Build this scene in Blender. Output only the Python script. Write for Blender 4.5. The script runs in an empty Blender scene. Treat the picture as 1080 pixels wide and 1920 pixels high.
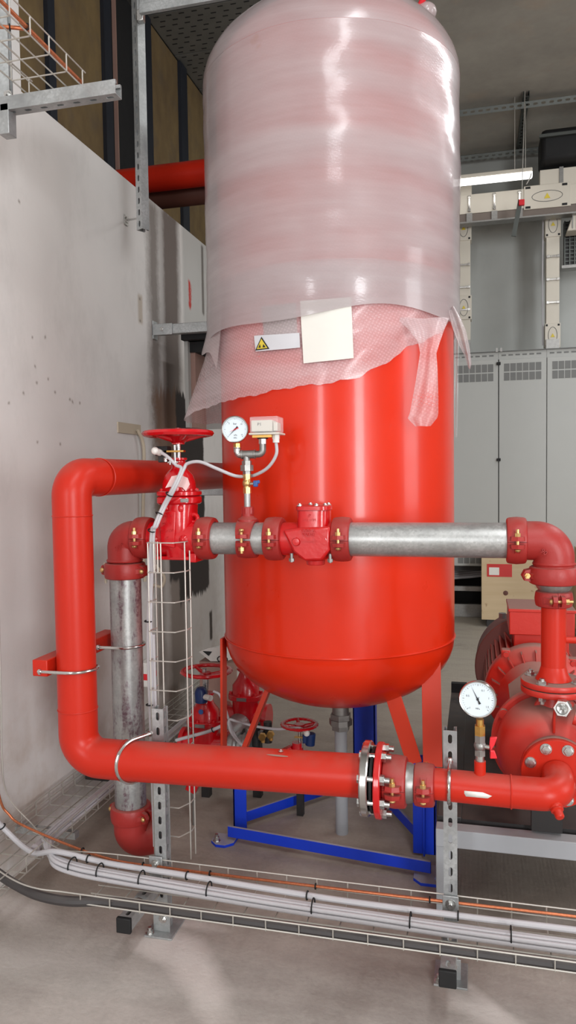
import bpy, bmesh, math, random
from mathutils import Vector, Matrix
random.seed(7)
PI = math.pi
V = Vector
COL = bpy.context.scene.collection
SC = bpy.context.scene
# ------------------------------------------------------------------ camera
H = 1.55; FPX = 1400.0
cd = bpy.data.cameras.new('camera'); cam = bpy.data.objects.new('camera', cd); COL.objects.link(cam)
cd.sensor_fit = 'VERTICAL'; cd.sensor_height = 36.0; cd.lens = FPX / 1920 * 36.0; cd.clip_start = .05; cd.clip_end = 100
RC = Matrix.Rotation(math.radians(14.2), 3, 'Z') @ Matrix.Rotation(PI/2 - math.radians(2.8), 3, 'X') @ Matrix.Rotation(math.radians(-.8), 3, 'Z')
cam.matrix_world = Matrix.Translation((0, 0, H)) @ RC.to_4x4()
SC.camera = cam
# ------------------------------------------------------------------ world, lights, exposure
w = bpy.data.worlds.new('world'); SC.world = w; w.use_nodes = True
w.node_tree.nodes['Background'].inputs[0].default_value = (.93, .96, 1, 1)
w.node_tree.nodes['Background'].inputs[1].default_value = .55
def area(name, loc, target, sx, sy, power, col=(1, 1, 1)):
    l = bpy.data.lights.new(name, 'AREA'); l.shape = 'RECTANGLE'; l.size = sx; l.size_y = sy; l.energy = power; l.color = col
    o = bpy.data.objects.new(name, l); COL.objects.link(o); o.location = loc
    o.rotation_euler = (V(target) - V(loc)).to_track_quat('-Z', 'Y').to_euler(); return o
area('daylight_door', (4.9, -5.9, 2.3), (4.0, 0, 2.0), 1.6, 3.6, 560, (.95, .98, 1))
area('daylight_window', (-1.2, -5.9, 2.4), (-.9, 0, 2.2), .7, 2.6, 150, (.95, .98, 1))
area('ceiling_fill_front', (.8, -1.0, 5.15), (.8, -1.0, 0), .5, 4.5, 150, (.95, .98, 1))  # added overhead fill to brighten the foreground, not a lamp of the room
area('ceiling_fill_right', (3.2, 5.2, 5.15), (3.2, 5.2, 0), .5, 4.5, 160, (.95, .98, 1))  # added fill under the ceiling to lift the back wall
area('daylight_side_window', (5.85, 2.2, 2.6), (0, 2.2, 2.2), 1.8, 2.6, 110, (.95, .98, 1))
SC.view_settings.view_transform = 'Standard'; SC.view_settings.look = 'None'
SC.view_settings.exposure = -0.2; SC.view_settings.gamma = 1.0; SC.view_settings.use_curve_mapping = False

# ------------------------------------------------------------------ photo pixel -> world point on a plane
def at(x, y, Y=None, Z=None, X=None):
    r = RC @ V(((x-540)/FPX, -(y-960)/FPX, -1.0)); c = V((0, 0, H))
    if Y is not None: t = Y / r.y
    elif X is not None: t = X / r.x
    else: t = (Z - H) / r.z
    return c + r * t

# ------------------------------------------------------------------ materials
def lin(c):
    return tuple(((v/255)/12.92 if v/255 <= .04045 else ((v/255+.055)/1.055)**2.4) for v in c) + (1,)
class N:
    def __init__(s, name):
        s.m = bpy.data.materials.new(name); s.m.use_nodes = True; s.t = s.m.node_tree; s.p = s.t.nodes['Principled BSDF']
    def n(s, typ, **k):
        o = s.t.nodes.new(typ)
        for a, v in k.items():
            if a.startswith('_'): setattr(o, a[1:], v)
            else: s.put(o.inputs[int(a[1:]) if a[0] == 'i' and a[1:].isdigit() else a.replace('_', ' ')], v)
        return o
    def put(s, inp, v):
        if isinstance(v, bpy.types.NodeSocket): s.t.links.new(v, inp)
        else: inp.default_value = v
    def co(s): return s.n('ShaderNodeTexCoord').outputs['Object']
    def pos(s): return s.n('ShaderNodeNewGeometry').outputs['Position']
    def noise(s, sc, det=4, v=None, rough=.55, mp=None):
        v = v or s.pos()
        if mp: v = s.n('ShaderNodeMapping', Vector=v, Scale=mp).outputs[0]
        return s.n('ShaderNodeTexNoise', Vector=v, Scale=sc, Detail=det, Roughness=rough).outputs[0]
    def ramp(s, f, a, b, c0=(0, 0, 0, 1), c1=(1, 1, 1, 1)):
        r = s.n('ShaderNodeValToRGB', Fac=f); e = r.color_ramp.elements
        e[0].position = a; e[0].color = c0; e[1].position = b; e[1].color = c1; return r.outputs[0]
    def mix(s, f, a, b):
        o = s.n('ShaderNodeMix', _data_type='RGBA'); s.put(o.inputs[0], f); s.put(o.inputs[6], a); s.put(o.inputs[7], b); return o.outputs[2]
    def math(s, op, a, b=0.0, clamp=False):
        o = s.n('ShaderNodeMath', _operation=op, _use_clamp=clamp); s.put(o.inputs[0], a); s.put(o.inputs[1], b); return o.outputs[0]
    def bump(s, h, st=.2, d=.01):
        s.put(s.p.inputs['Normal'], s.n('ShaderNodeBump', Strength=st, Distance=d, Height=h).outputs[0])
    def set(s, **k):
        for a, v in k.items(): s.put(s.p.inputs[a.replace('_', ' ')], v)
        return s
def paint(name, rgb, rough=.4, metal=0, var=.12, vs=6, dust=0, bump=0, bs=60, coat=0, spec=None, dustc=(142, 108, 98)):
    n = N(name); c = lin(rgb)
    d = tuple(x*(1-var) for x in c[:3]) + (1,); l = tuple(min(1, x*(1+var)) for x in c[:3]) + (1,)
    col = n.mix(n.noise(vs), d, l)
    if dust:
        nz = n.n('ShaderNodeSeparateXYZ', Vector=n.n('ShaderNodeNewGeometry').outputs['Normal']).outputs[2]
        f = n.math('MULTIPLY', n.ramp(nz, .45, .95), n.ramp(n.noise(9, 5), .3 if dust < .9 else .05, .6 if dust < .9 else .4)); f = n.math('MULTIPLY', f, dust)
        col = n.mix(f, col, lin(dustc)); n.set(Roughness=n.math('ADD', n.math('MULTIPLY', f, .5), rough, True))
    else: n.set(Roughness=n.math('ADD', n.math('MULTIPLY', n.noise(vs*2), .15), rough-.07, True))
    n.set(Base_Color=col, Metallic=metal)
    if spec is not None: n.set(Specular_IOR_Level=spec)
    if coat: n.set(Coat_Weight=coat, Coat_Roughness=.12)
    if bump: n.bump(n.noise(bs, 3), bump, .004)
    return n.m
M = {}
M['tank'] = paint('tank_red', (210, 42, 12), .3, var=.04, coat=.25, spec=.25, bump=.12, bs=9)
M['pipe_red'] = paint('pipe_red', (190, 38, 20), .36, var=.06, dust=.3, spec=.3, bump=.1, bs=30)
M['valve_red'] = paint('valve_red', (196, 10, 22), .24, var=.05, bump=.25, bs=45, coat=.4)
M['check_red'] = paint('check_red', (194, 14, 18), .27, var=.05, bump=.2, bs=45, coat=.3, dust=.25)
M['coupling_red'] = paint('coupling_red', (158, 38, 34), .45, var=.07, dust=.5, bump=.2, bs=60)
M['pump_red'] = paint('pump_red', (190, 42, 30), .38, var=.08, dust=1.0, bump=.15, bs=50)
M['leg_red'] = paint('leg_red', (206, 54, 26), .4, var=.05, dust=.2)
M['blue'] = paint('frame_blue', (12, 54, 190), .42, var=.15, dust=.9, dustc=(160, 152, 146))
M['black'] = paint('black_rubber', (16, 15, 16), .7)
M['blackmetal'] = paint('black_metal', (38, 35, 35), .5, var=.2, dust=.4, dustc=(95, 82, 74))
M['brass'] = paint('brass', (205, 160, 90), .32, 1, var=.2, vs=60)
M['zincy'] = paint('yellow_zinc', (214, 178, 120), .35, .9, var=.2, vs=80)
M['zinc'] = paint('bright_zinc', (200, 200, 198), .28, 1, var=.12, vs=90)
M['chrome'] = paint('chrome', (205, 203, 200), .2, 1, var=.06)
M['steel'] = paint('cast_fitting_steel', (150, 148, 145), .42, .85, var=.25, vs=50, bump=.15)
M['wire'] = paint('tray_wire_zinc', (190, 186, 178), .42, .55, var=.1)
M['copper'] = paint('copper', (205, 125, 88), .4, .8, var=.35, vs=120)
M['cable'] = paint('grey_cable', (186, 183, 186), .5, var=.05)
M['cable_dark'] = paint('black_cable', (58, 54, 54), .5, var=.15, dust=.4, dustc=(105, 98, 94))
M['sleeve'] = paint('pale_sleeve', (170, 160, 162), .35, var=.15, vs=20)
M['white'] = paint('white_plastic', (225, 222, 216), .4, var=.03)
M['dial'] = paint('dial_white', (214, 224, 230), .5, var=.02)
M['ink'] = paint('ink', (25, 25, 28), .6)
M['redplastic'] = paint('red_plastic', (225, 40, 50), .35)
M['bluep'] = paint('blue_plastic', (45, 85, 150), .4)
M['navy'] = paint('navy_plastic', (22, 48, 100), .35)
M['cream'] = paint('cream_box', (206, 200, 188), .5, var=.03)
M['sticker_cream'] = paint('old_cream_plate', (178, 165, 145), .6, var=.06)
M['paper'] = paint('paper', (222, 218, 210), .7, var=.04, vs=14)
M['greylabel'] = paint('grey_label', (150, 150, 146), .5, var=.08, vs=20)
M['whitelabel'] = paint('white_label', (205, 204, 208), .4, var=.06, vs=20)
M['yellow'] = paint('warning_yellow', (214, 190, 60), .5)
M['busbar'] = paint('busbar_beige', (206, 198, 184), .5, var=.03)
M['cabinet'] = paint('cabinet_grey', (172, 172, 168), .5, var=.02)
M['grille'] = paint('grille_grey', (112, 112, 110), .6, var=.1)
M['dark'] = paint('dark_recess', (30, 29, 30), .8)
M['greybeam'] = paint('grey_beam_paint', (158, 160, 164), .4, var=.06, dust=.35, dustc=(150, 142, 134))
M['tape'] = paint('red_tape', (196, 42, 38), .4)
M['rail_brown'] = paint('dull_brown_rail', (112, 100, 92), .6)
M['cowl'] = paint('dusty_dark_cowl', (112, 62, 54), .6, var=.15)
M['bracket_brown'] = paint('brown_dusty_plate', (158, 124, 112), .6, var=.1)
M['ceil_strut'] = paint('ceiling_strut', (92, 95, 92), .45, .6, var=.15)
M['brownpipe'] = paint('primer_pipe', (95, 55, 45), .6, var=.2)
M['darkblue_steel'] = paint('dark_blue_steel', (34, 37, 46), .5, var=.15)
# galvanised
def galv(name, base=(186, 186, 184), rough=.34, stain=0):
    n = N(name); p = n.pos()
    vo = n.n('ShaderNodeTexVoronoi', Vector=p, Scale=140.0).outputs['Color']
    k = n.n('ShaderNodeSeparateColor', Color=vo).outputs[0]
    c = n.mix(k, lin(tuple(v*.93 for v in base)), lin(tuple(min(255, v*1.05) for v in base)))
    f = n.ramp(n.noise(7, 6, mp=(1, 1, 1)), .35, .7)
    c = n.mix(f, c, lin(tuple(v*.8 for v in base)))
    if stain:
        g = n.math('MULTIPLY', n.ramp(n.noise(9, 5, mp=(3, 3, .6), rough=.7), .5, .58), n.ramp(n.noise(90, 3), .35, .6))
        c = n.mix(n.math('MULTIPLY', g, stain), c, lin((108, 72, 88)))
    n.set(Base_Color=c, Metallic=.62, Roughness=n.math('ADD', n.math('MULTIPLY', k, .08), rough)); n.bump(n.noise(25, 4), .08, .004)
    return n.m
M['galv'] = galv('galvanised_pipe'); M['galv_v'] = galv('galvanised_pipe_stained', stain=.8)
M['strut'] = galv('galvanised_strut', (186, 188, 188), .42)
# concrete floor
n = N('concrete_floor'); p = n.pos()
big = n.noise(1.1, 5, rough=.6); med = n.noise(5, 7, rough=.65); fine = n.noise(60, 4)
c = n.mix(n.ramp(big, .35, .65), lin((158, 149, 142)), lin((190, 182, 176)))
c = n.mix(n.math('MULTIPLY', n.ramp(med, .45, .75), .6), c, lin((196, 187, 180)))
sx = n.n('ShaderNodeSeparateXYZ', Vector=p)
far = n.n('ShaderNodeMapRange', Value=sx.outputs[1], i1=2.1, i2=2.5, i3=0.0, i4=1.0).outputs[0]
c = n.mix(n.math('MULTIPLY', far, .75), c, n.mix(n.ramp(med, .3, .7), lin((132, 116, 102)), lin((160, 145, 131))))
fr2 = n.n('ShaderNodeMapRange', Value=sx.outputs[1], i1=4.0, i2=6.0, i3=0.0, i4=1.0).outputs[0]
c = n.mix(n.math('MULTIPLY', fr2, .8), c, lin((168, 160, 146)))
c = n.mix(n.math('MULTIPLY', n.ramp(n.noise(2.3, 8, rough=.75), .55, .72), .5), c, lin((108, 96, 88)))
c = n.mix(n.math('MULTIPLY', n.ramp(fine, .35, .75), .12), c, lin((80, 70, 62)))
swp = n.noise(2.0, 7, mp=(1.2, 5, 1), rough=.65)
c = n.mix(n.math('MULTIPLY', n.ramp(swp, .45, .7), .35), c, lin((128, 118, 112)))
def dustspot(c, x, y, rx, ry, ang, amt, col=(216, 206, 200)):
    mp = n.n('ShaderNodeMapping', Vector=p, Location=(0, 0, 0)); mp.vector_type = 'TEXTURE'
    mp.inputs['Location'].default_value = (x, y, 0); mp.inputs['Rotation'].default_value = (0, 0, ang); mp.inputs['Scale'].default_value = (rx, ry, 1000)
    nv = n.n('ShaderNodeTexNoise', Vector=p, Scale=7.0, Detail=6.0)
    ad = n.n('ShaderNodeMixRGB', _blend_type='LINEAR_LIGHT', Fac=.35, Color1=mp.outputs[0], Color2=nv.outputs[1])
    ln = n.n('ShaderNodeVectorMath', _operation='LENGTH'); n.put(ln.inputs[0], ad.outputs[0])
    f = n.ramp(ln.outputs['Value'], .3, 1.0, (1, 1, 1, 1), (0, 0, 0, 1))
    return n.mix(n.math('MULTIPLY', f, amt), c, lin(col))
for (qx, qy, rx_, ry_, qx2, qy2, am) in ((318, 1772, .17, .10, 380, 1790, 1.0), (362, 1812, .24, .09, 412, 1880, 1.0), (290, 1775, .10, .07, 330, 1790, .7), (395, 1875, .18, .07, 415, 1935, .5), (20, 1700, .25, .10, 90, 1740, .6), (350, 1728, .16, .05, 420, 1745, .6), (900, 1870, .2, .03, 950, 1910, .5)):
    q = at(qx, qy, Z=0); q2 = at(qx2, qy2, Z=0); c = dustspot(c, q.x, q.y, rx_, ry_, math.atan2(q2.y-q.y, q2.x-q.x), am)
c = dustspot(c, -1.45, 2.05, .35, .12, .1, .7, (186, 178, 172))
c = dustspot(c, .03, 2.13, .2, .06, -.5, .7)
c = dustspot(c, .15, 2.62, .25, .05, .3, .4)
n.set(Base_Color=c, Roughness=n.math('ADD', n.math('MULTIPLY', med, .25), .55))
rgt = n.n('ShaderNodeMapRange', Value=sx.outputs[0], i1=-.5, i2=.0, i3=0.0, i4=1.0).outputs[0]
wv = n.n('ShaderNodeTexWave', Vector=n.n('ShaderNodeMapping', Vector=p, Scale=(1, .12, 1)).outputs[0], Scale=19.0, Distortion=5.0, Detail=2.0).outputs[1]
hb = n.math('ADD', n.math('MULTIPLY', n.math('MULTIPLY', wv, n.math('MULTIPLY', far, rgt)), .05), n.math('ADD', med, n.math('MULTIPLY', fine, .3)))
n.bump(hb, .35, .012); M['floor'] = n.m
# left wall paint with stains
n = N('wall_left_paint'); p = n.pos(); sp = n.n('ShaderNodeSeparateXYZ', Vector=p)
jit = n.math('MULTIPLY', n.math('SUBTRACT', n.noise(14, 6, rough=.7), .5), 1.0)
brush = n.math('MULTIPLY', n.math('SUBTRACT', n.noise(30, 3, mp=(1, 1, .15)), .5), 1.0)
def boxmask(px0, px1, py0, py1, soft=.02, jy=.05, jz=.2, softz=None):
    ya, yb = at(px0, (py0+py1)/2, X=-1.75).y, at(px1, (py0+py1)/2, X=-1.75).y
    pm = (px0+px1)/2; za, zb = at(pm, py1, X=-1.75).z, at(pm, py0, X=-1.75).z
    softz = softz or soft
    yy = n.math('ADD', sp.outputs[1], n.math('MULTIPLY', jit, jy)); zz = n.math('ADD', sp.outputs[2], n.math('MULTIPLY', brush, jz))
    def edge(v, a, b, s):
        u = n.n('ShaderNodeMapRange', Value=v, i1=a-s, i2=a+s, i3=0.0, i4=1.0).outputs[0]
        d = n.n('ShaderNodeMapRange', Value=v, i1=b-s, i2=b+s, i3=1.0, i4=0.0).outputs[0]
        return n.math('MULTIPLY', u, d)
    return n.math('MULTIPLY', edge(yy, ya, yb, soft), edge(zz, za, zb, softz))
c = n.mix(n.ramp(n.noise(.9, 4), .3, .7), lin((202, 198, 195)), lin((220, 215, 211)))
c = n.mix(n.math('MULTIPLY', n.ramp(n.noise(2.2, 6, mp=(1, 1, .5), rough=.7), .5, .75), .35), c, lin((158, 154, 150)))
lowz = n.n('ShaderNodeMapRange', Value=sp.outputs[2], i1=.25, i2=.9, i3=1.0, i4=0.0).outputs[0]
c = n.mix(n.math('MULTIPLY', n.math('MULTIPLY', lowz, n.ramp(n.noise(6, 6), .45, .65)), .5), c, lin((168, 146, 126)))
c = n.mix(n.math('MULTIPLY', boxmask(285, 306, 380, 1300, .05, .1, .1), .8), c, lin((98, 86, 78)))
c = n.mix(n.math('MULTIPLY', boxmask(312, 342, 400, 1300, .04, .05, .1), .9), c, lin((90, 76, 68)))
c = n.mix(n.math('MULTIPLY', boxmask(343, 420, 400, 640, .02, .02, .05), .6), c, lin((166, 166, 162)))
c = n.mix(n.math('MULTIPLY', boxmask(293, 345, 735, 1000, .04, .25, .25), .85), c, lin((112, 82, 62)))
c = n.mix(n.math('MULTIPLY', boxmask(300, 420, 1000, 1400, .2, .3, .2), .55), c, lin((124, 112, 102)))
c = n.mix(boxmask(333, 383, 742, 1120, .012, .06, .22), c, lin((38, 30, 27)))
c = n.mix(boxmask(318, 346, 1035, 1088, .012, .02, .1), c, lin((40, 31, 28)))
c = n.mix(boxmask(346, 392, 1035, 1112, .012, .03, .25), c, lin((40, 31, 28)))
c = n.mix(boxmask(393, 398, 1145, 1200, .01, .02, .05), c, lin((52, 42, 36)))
c = n.mix(boxmask(354, 358, 528, 575, .012, .08, .1), c, lin((186, 48, 40)))
c = n.mix(n.math('MULTIPLY', boxmask(378, 382, 462, 590, .01, .01, .05), .8), c, lin((82, 72, 64)))
c = n.mix(n.math('MULTIPLY', boxmask(220, 262, 796, 811, .01, .01, .01), .8), c, lin((168, 152, 134)))
c = n.mix(n.math('MULTIPLY', boxmask(259, 267, 553, 606, .01, .01, .01), .8), c, lin((176, 162, 146)))
for (qx, qy) in ((36, 377), (70, 829), (113, 834), (262, 560), (263, 602), (131, 750), (44, 738), (136, 753), (150, 757), (66, 685), (69, 716), (91, 710), (103, 735), (17, 757), (61, 632), (84, 631)):
    c = n.mix(boxmask(qx-1.4, qx+1.4, qy-2.4, qy+2.4, .005, .03, .03), c, lin((138, 128, 120)))
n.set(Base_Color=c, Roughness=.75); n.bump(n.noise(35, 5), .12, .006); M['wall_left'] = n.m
# back wall, ceiling, far panels, deck
n = N('wall_back_paint'); p = n.pos(); z = n.n('ShaderNodeSeparateXYZ', Vector=p).outputs[2]
c = n.mix(n.noise(1.5, 6), lin((176, 178, 174)), lin((194, 195, 191)))
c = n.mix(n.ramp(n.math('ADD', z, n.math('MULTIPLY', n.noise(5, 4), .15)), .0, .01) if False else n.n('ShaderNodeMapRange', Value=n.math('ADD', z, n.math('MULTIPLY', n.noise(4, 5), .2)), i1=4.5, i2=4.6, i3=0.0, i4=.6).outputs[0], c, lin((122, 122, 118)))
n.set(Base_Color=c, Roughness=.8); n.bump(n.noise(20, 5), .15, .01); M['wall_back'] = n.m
n = N('ceiling_concrete'); c = n.mix(n.ramp(n.noise(1.2, 6, rough=.65), .3, .7), lin((146, 140, 132)), lin((176, 170, 160)))
c = n.mix(n.math('MULTIPLY', n.ramp(n.noise(3, 6), .55, .75), .4), c, lin((176, 152, 130)))
n.set(Base_Color=c, Roughness=.85); n.bump(n.noise(14, 5), .2, .01); M['ceiling'] = n.m
n = N('mineral_panel'); c = n.mix(n.ramp(n.noise(2.2, 6, mp=(1, 1, .5), rough=.7), .3, .7), lin((96, 76, 50)), lin((132, 110, 72)))
c = n.mix(n.math('MULTIPLY', n.ramp(n.noise(5, 6), .5, .7), .4), c, lin((88, 78, 68)))
n.set(Base_Color=c, Roughness=.8); n.bump(n.noise(60, 3), .2, .004); M['mineral'] = n.m
n = N('metal_deck'); p = n.pos()
n.set(Base_Color=n.mix(n.noise(6, 4), lin((112, 110, 106)), lin((138, 136, 130))), Roughness=.55, Metallic=.3); M['deck'] = n.m
n = N('plywood'); c = n.mix(n.noise(3, 5, mp=(.6, 1, 6)), lin((184, 158, 122)), lin((206, 184, 150)))
c = n.mix(n.math('MULTIPLY', n.ramp(n.noise(9, 3), .66, .72), .7), c, lin((130, 92, 58)))
n.set(Base_Color=c, Roughness=.7); M['ply'] = n.m
# lamp tube
n = N('lamp_tube'); n.set(Base_Color=(1, 1, 1, 1), Emission_Color=(1, .98, .95, 1), Emission_Strength=3.2); M['lamp'] = n.m
# clear plastic
n = N('clear_cover'); n.set(Base_Color=(.97, .95, .95, 1), Roughness=.08, Alpha=.22, IOR=1.45); M['clear'] = n.m
# stretch film / bubble wrap (uv: u = arc length, v = height, metres)
def film(name, dense, bubbles, tint=(214, 196, 198), rough=.33):
    n = N(name); uv = n.n('ShaderNodeTexCoord').outputs['UV']
    band = n.noise(1.0, 5, v=uv, mp=(.8, 9, 1), rough=.6)
    warp = n.n('ShaderNodeMapping', Vector=uv, Rotation=(0, 0, .12)).outputs[0]
    band2 = n.noise(1.0, 4, v=warp, mp=(1.5, 5, 1), rough=.6)
    crk = n.noise(1.0, 6, v=uv, mp=(16, 60, 1), rough=.7)
    b = n.math('ADD', n.math('MULTIPLY', band, .6), n.math('MULTIPLY', band2, .4))
    f = n.n('ShaderNodeMapRange', Value=b, i1=.38, i2=.62, i3=dense-.11, i4=dense+.10).outputs[0]
    sm = n.math('MULTIPLY', n.ramp(n.noise(1.0, 4, v=uv, mp=(5, 6, 1)), .66, .74), n.n('ShaderNodeMapRange', Value=n.n('ShaderNodeSeparateXYZ', Vector=uv).outputs[1], i1=2.95, i2=3.15, i3=0.0, i4=.5).outputs[0])
    tint2 = n.mix(sm, lin(tint), lin((150, 118, 92)))
    h = n.math('ADD', n.math('MULTIPLY', b, 1.6), n.math('MULTIPLY', crk, .22 if bubbles < .5 else .3))
    vo = n.n('ShaderNodeTexVoronoi', Vector=n.n('ShaderNodeMapping', Vector=uv, Scale=(1, 1.1, 1), Rotation=(0, 0, .5)).outputs[0], Scale=85.0, Randomness=.12).outputs['Distance']
    dot = n.ramp(vo, .25, .42, (1, 1, 1, 1), (0, 0, 0, 1))
    f = n.math('ADD', f, n.math('MULTIPLY', dot, .10*bubbles), True)
    h = n.math('ADD', h, n.math('MULTIPLY', dot, .35*bubbles))
    n.set(Base_Color=tint2, Roughness=rough, IOR=1.5, Coat_Weight=.7, Coat_Roughness=.1)
    bp = n.n('ShaderNodeBump', Strength=.3, Distance=.004, Height=h); n.put(n.p.inputs['Normal'], bp.outputs[0]); n.put(n.p.inputs['Coat Normal'], bp.outputs[0])
    tr = n.n('ShaderNodeBsdfTransparent', Color=(1, .985, .985, 1)); mx = n.n('ShaderNodeMixShader')
    n.put(mx.inputs[0], f); n.put(mx.inputs[1], tr.outputs[0]); n.put(mx.inputs[2], n.p.outputs[0])
    n.put(n.t.nodes['Material Output'].inputs[0], mx.outputs[0]); return n.m
M['film'] = film('stretch_film', .68, .1, (178, 166, 167)); M['bubble'] = film('bubble_wrap', .44, 1.0, (216, 196, 198), .3)
M['film_loose'] = film('loose_film', .6, .5, (190, 172, 172)); M['film_clip'] = film('clear_film', .25, 0, (230, 225, 225), .2)
M['tapepaper'] = paint('masking_tape', (236, 200, 198), .5, var=.06, vs=30)

# ------------------------------------------------------------------ mesh builder
def basis(z):
    z = V(z).normalized(); u = V((0, 0, 1)) if abs(z.z) < .9 else V((1, 0, 0))
    x = u.cross(z).normalized(); return x, z.cross(x), z
def fillet(path, r, n=8):
    path = [V(q) for q in path]; out = [path[0]]
    for i in range(1, len(path)-1):
        a, b, c = path[i-1], path[i], path[i+1]; d1 = (a-b); d2 = (c-b)
        ang = d1.angle(d2); l1, l2 = d1.length, d2.length
        if ang > PI-.02: out.append(b); continue
        t = min(r/math.tan(ang/2), l1*.499, l2*.499); rr = t*math.tan(ang/2)
        d1.normalize(); d2.normalize(); cen = b + (d1+d2).normalized()*(rr/math.sin(ang/2))
        s = b+d1*t-cen; e = b+d2*t-cen
        for k in range(n+1):
            q = k/n; A = s.angle(e); v = (s*math.sin((1-q)*A)+e*math.sin(q*A))/math.sin(A); out.append(cen+v)
    out.append(path[-1]); return out
def spline(pts, n=8):
    pts = [V(q) for q in pts]; P = [pts[0]*2-pts[1]]+pts+[pts[-1]*2-pts[-2]]; out = []
    for i in range(1, len(P)-2):
        a, b, c, d = P[i-1:i+3]
        for k in range(n):
            t = k/n; out.append(.5*((2*b)+(c-a)*t+(2*a-5*b+4*c-d)*t*t+(3*b-a-3*c+d)*t**3))
    out.append(pts[-1]); return out
WM = {}
class MB:
    def __init__(s): s.v = []; s.f = []; s.uv = {}
    def add(s, vs, fs):
        o = len(s.v); s.v += [V(q) for q in vs]; s.f += [tuple(i+o for i in f) for f in fs]; return s
    def box(s, c, d, rot=None):
        c = V(c); vs = []
        for x in (-.5, .5):
            for y in (-.5, .5):
                for z in (-.5, .5):
                    q = V((x*d[0], y*d[1], z*d[2])); vs.append(c + (rot @ q if rot else q))
        return s.add(vs, [(0, 1, 3, 2), (4, 6, 7, 5), (0, 4, 5, 1), (2, 3, 7, 6), (0, 2, 6, 4), (1, 5, 7, 3)])
    def bb(s, a, b): return s.box([(a[i]+b[i])/2 for i in range(3)], [abs(b[i]-a[i]) for i in range(3)])
    def bar(s, a, b, w_, h_, up=(0, 0, 1)):
        a, b = V(a), V(b); z = (b-a).normalized(); u = V(up); x = u.cross(z)
        if x.length < 1e-4: x = V((1, 0, 0)).cross(z)
        x.normalize(); y = z.cross(x); R = Matrix((x, y, z)).transposed()
        return s.box((a+b)/2, (w_, h_, (b-a).length), R)
    def rings(s, rings, cap=True, close=False):
        m = len(rings[0]); fs = []; vs = [q for r in rings for q in r]; k = len(rings)
        for i in range(k-1 + (1 if close else 0)):
            for j in range(m):
                a = i*m+j; b = i*m+(j+1) % m; i2 = (i+1) % k; fs.append((a, b, i2*m+(j+1) % m, i2*m+j))
        if cap and not close: fs.append(tuple(range(m))[::-1]); fs.append(tuple((k-1)*m+j for j in range(m)))
        return s.add(vs, fs)
    def lathe(s, prof, o, ax=(0, 0, 1), seg=32, cap=True):
        x, y, z = basis(ax); o = V(o); R = []
        for r, h in prof: R.append([o+z*h+x*(max(r, 1e-5)*math.cos(2*PI*k/seg))+y*(max(r, 1e-5)*math.sin(2*PI*k/seg)) for k in range(seg)])
        return s.rings(R, cap)
    def cyl(s, a, b, r, r2=None, seg=20):
        a, b = V(a), V(b); return s.lathe([(r, 0), (r2 if r2 is not None else r, (b-a).length)], a, b-a, seg)
    def hexa(s, a, b, r): return s.cyl(a, b, r, seg=6)
    def tube(s, path, r, seg=10, cap=True, close=False):
        path = [V(q) for q in path]; n_ = len(path); R = []
        t0 = (path[1]-path[0]).normalized(); x, y, _ = basis(t0)
        for i in range(n_):
            if close: t = (path[(i+1) % n_]-path[i-1]).normalized()
            elif i == 0: t = t0
            elif i == n_-1: t = (path[-1]-path[-2]).normalized()
            else: t = ((path[i+1]-path[i]).normalized()+(path[i]-path[i-1]).normalized()).normalized()
            x = (x-t*x.dot(t)).normalized(); y = t.cross(x)
            rr = r(i/(n_-1)) if callable(r) else r
            R.append([path[i]+x*(rr*math.cos(2*PI*k/seg))+y*(rr*math.sin(2*PI*k/seg)) for k in range(seg)])
        return s.rings(R, cap, close)
    def torus(s, c, ax, R, r, seg=32, ms=8, sx=1, sy=1):
        x, y, z = basis(ax); c = V(c)
        return s.tube([c+x*(R*sx*math.cos(2*PI*k/seg))+y*(R*sy*math.sin(2*PI*k/seg)) for k in range(seg)], r, ms, close=True)
    def loft(s, secs, c, n_=28, ex=2.0, ax=None):
        # secs: (h, rx, ry[, exponent, dx, dy]) ellipses stacked along z
        R = []
        for q in secs:
            h, rx, ry = q[:3]; e = q[3] if len(q) > 3 else ex; dx = q[4] if len(q) > 4 else 0; dy = q[5] if len(q) > 5 else 0
            ring = []
            for k in range(n_):
                a = 2*PI*(k+.5)/n_; ca, sa = math.cos(a), math.sin(a)
                ring.append(V(c)+V((dx+rx*math.copysign(abs(ca)**(2/e), ca), dy+ry*math.copysign(abs(sa)**(2/e), sa), h)))
            R.append(ring)
        return s.rings(R)
    def sphere(s, c, r, sc=(1, 1, 1), seg=20, rg=12):
        R = []
        for i in range(rg+1):
            t = PI*i/rg; R.append([V(c)+V((r*sc[0]*max(math.sin(t), 1e-4)*math.cos(2*PI*k/seg), r*sc[1]*max(math.sin(t), 1e-4)*math.sin(2*PI*k/seg), -r*sc[2]*math.cos(t))) for k in range(seg)])
        return s.rings(R)
    def prism(s, poly, o, u, v, h):
        o, u, v = V(o), V(u).normalized(), V(v).normalized(); nn = u.cross(v)
        a = [o+u*p[0]+v*p[1] for p in poly]; return s.rings([a, [q+nn*h for q in a]])
    def xf(s, m):
        s.v = [m @ q for q in s.v]; return s
    def build(s, name, mat, parent=None, bevel=0, local=False, smooth=35, label=None, solid=0):
        me = bpy.data.meshes.new(name)
        if parent is not None and not local:
            inv = WM[parent.name].inverted(); vs = [inv @ q for q in s.v]; off = None
        else: vs = s.v
        o = bpy.data.objects.new(name, me)
        M0 = Matrix.Identity(4)
        if parent is None:
            xs = [q.x for q in vs]; ys = [q.y for q in vs]; zs = [q.z for q in vs]
            c = V(((min(xs)+max(xs))/2, (min(ys)+max(ys))/2, min(zs))); M0 = Matrix.Translation(c); vs = [q-c for q in vs]
            o.location = c
        me.from_pydata(vs, [], s.f); me.materials.append(M[mat] if isinstance(mat, str) else mat)
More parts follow.
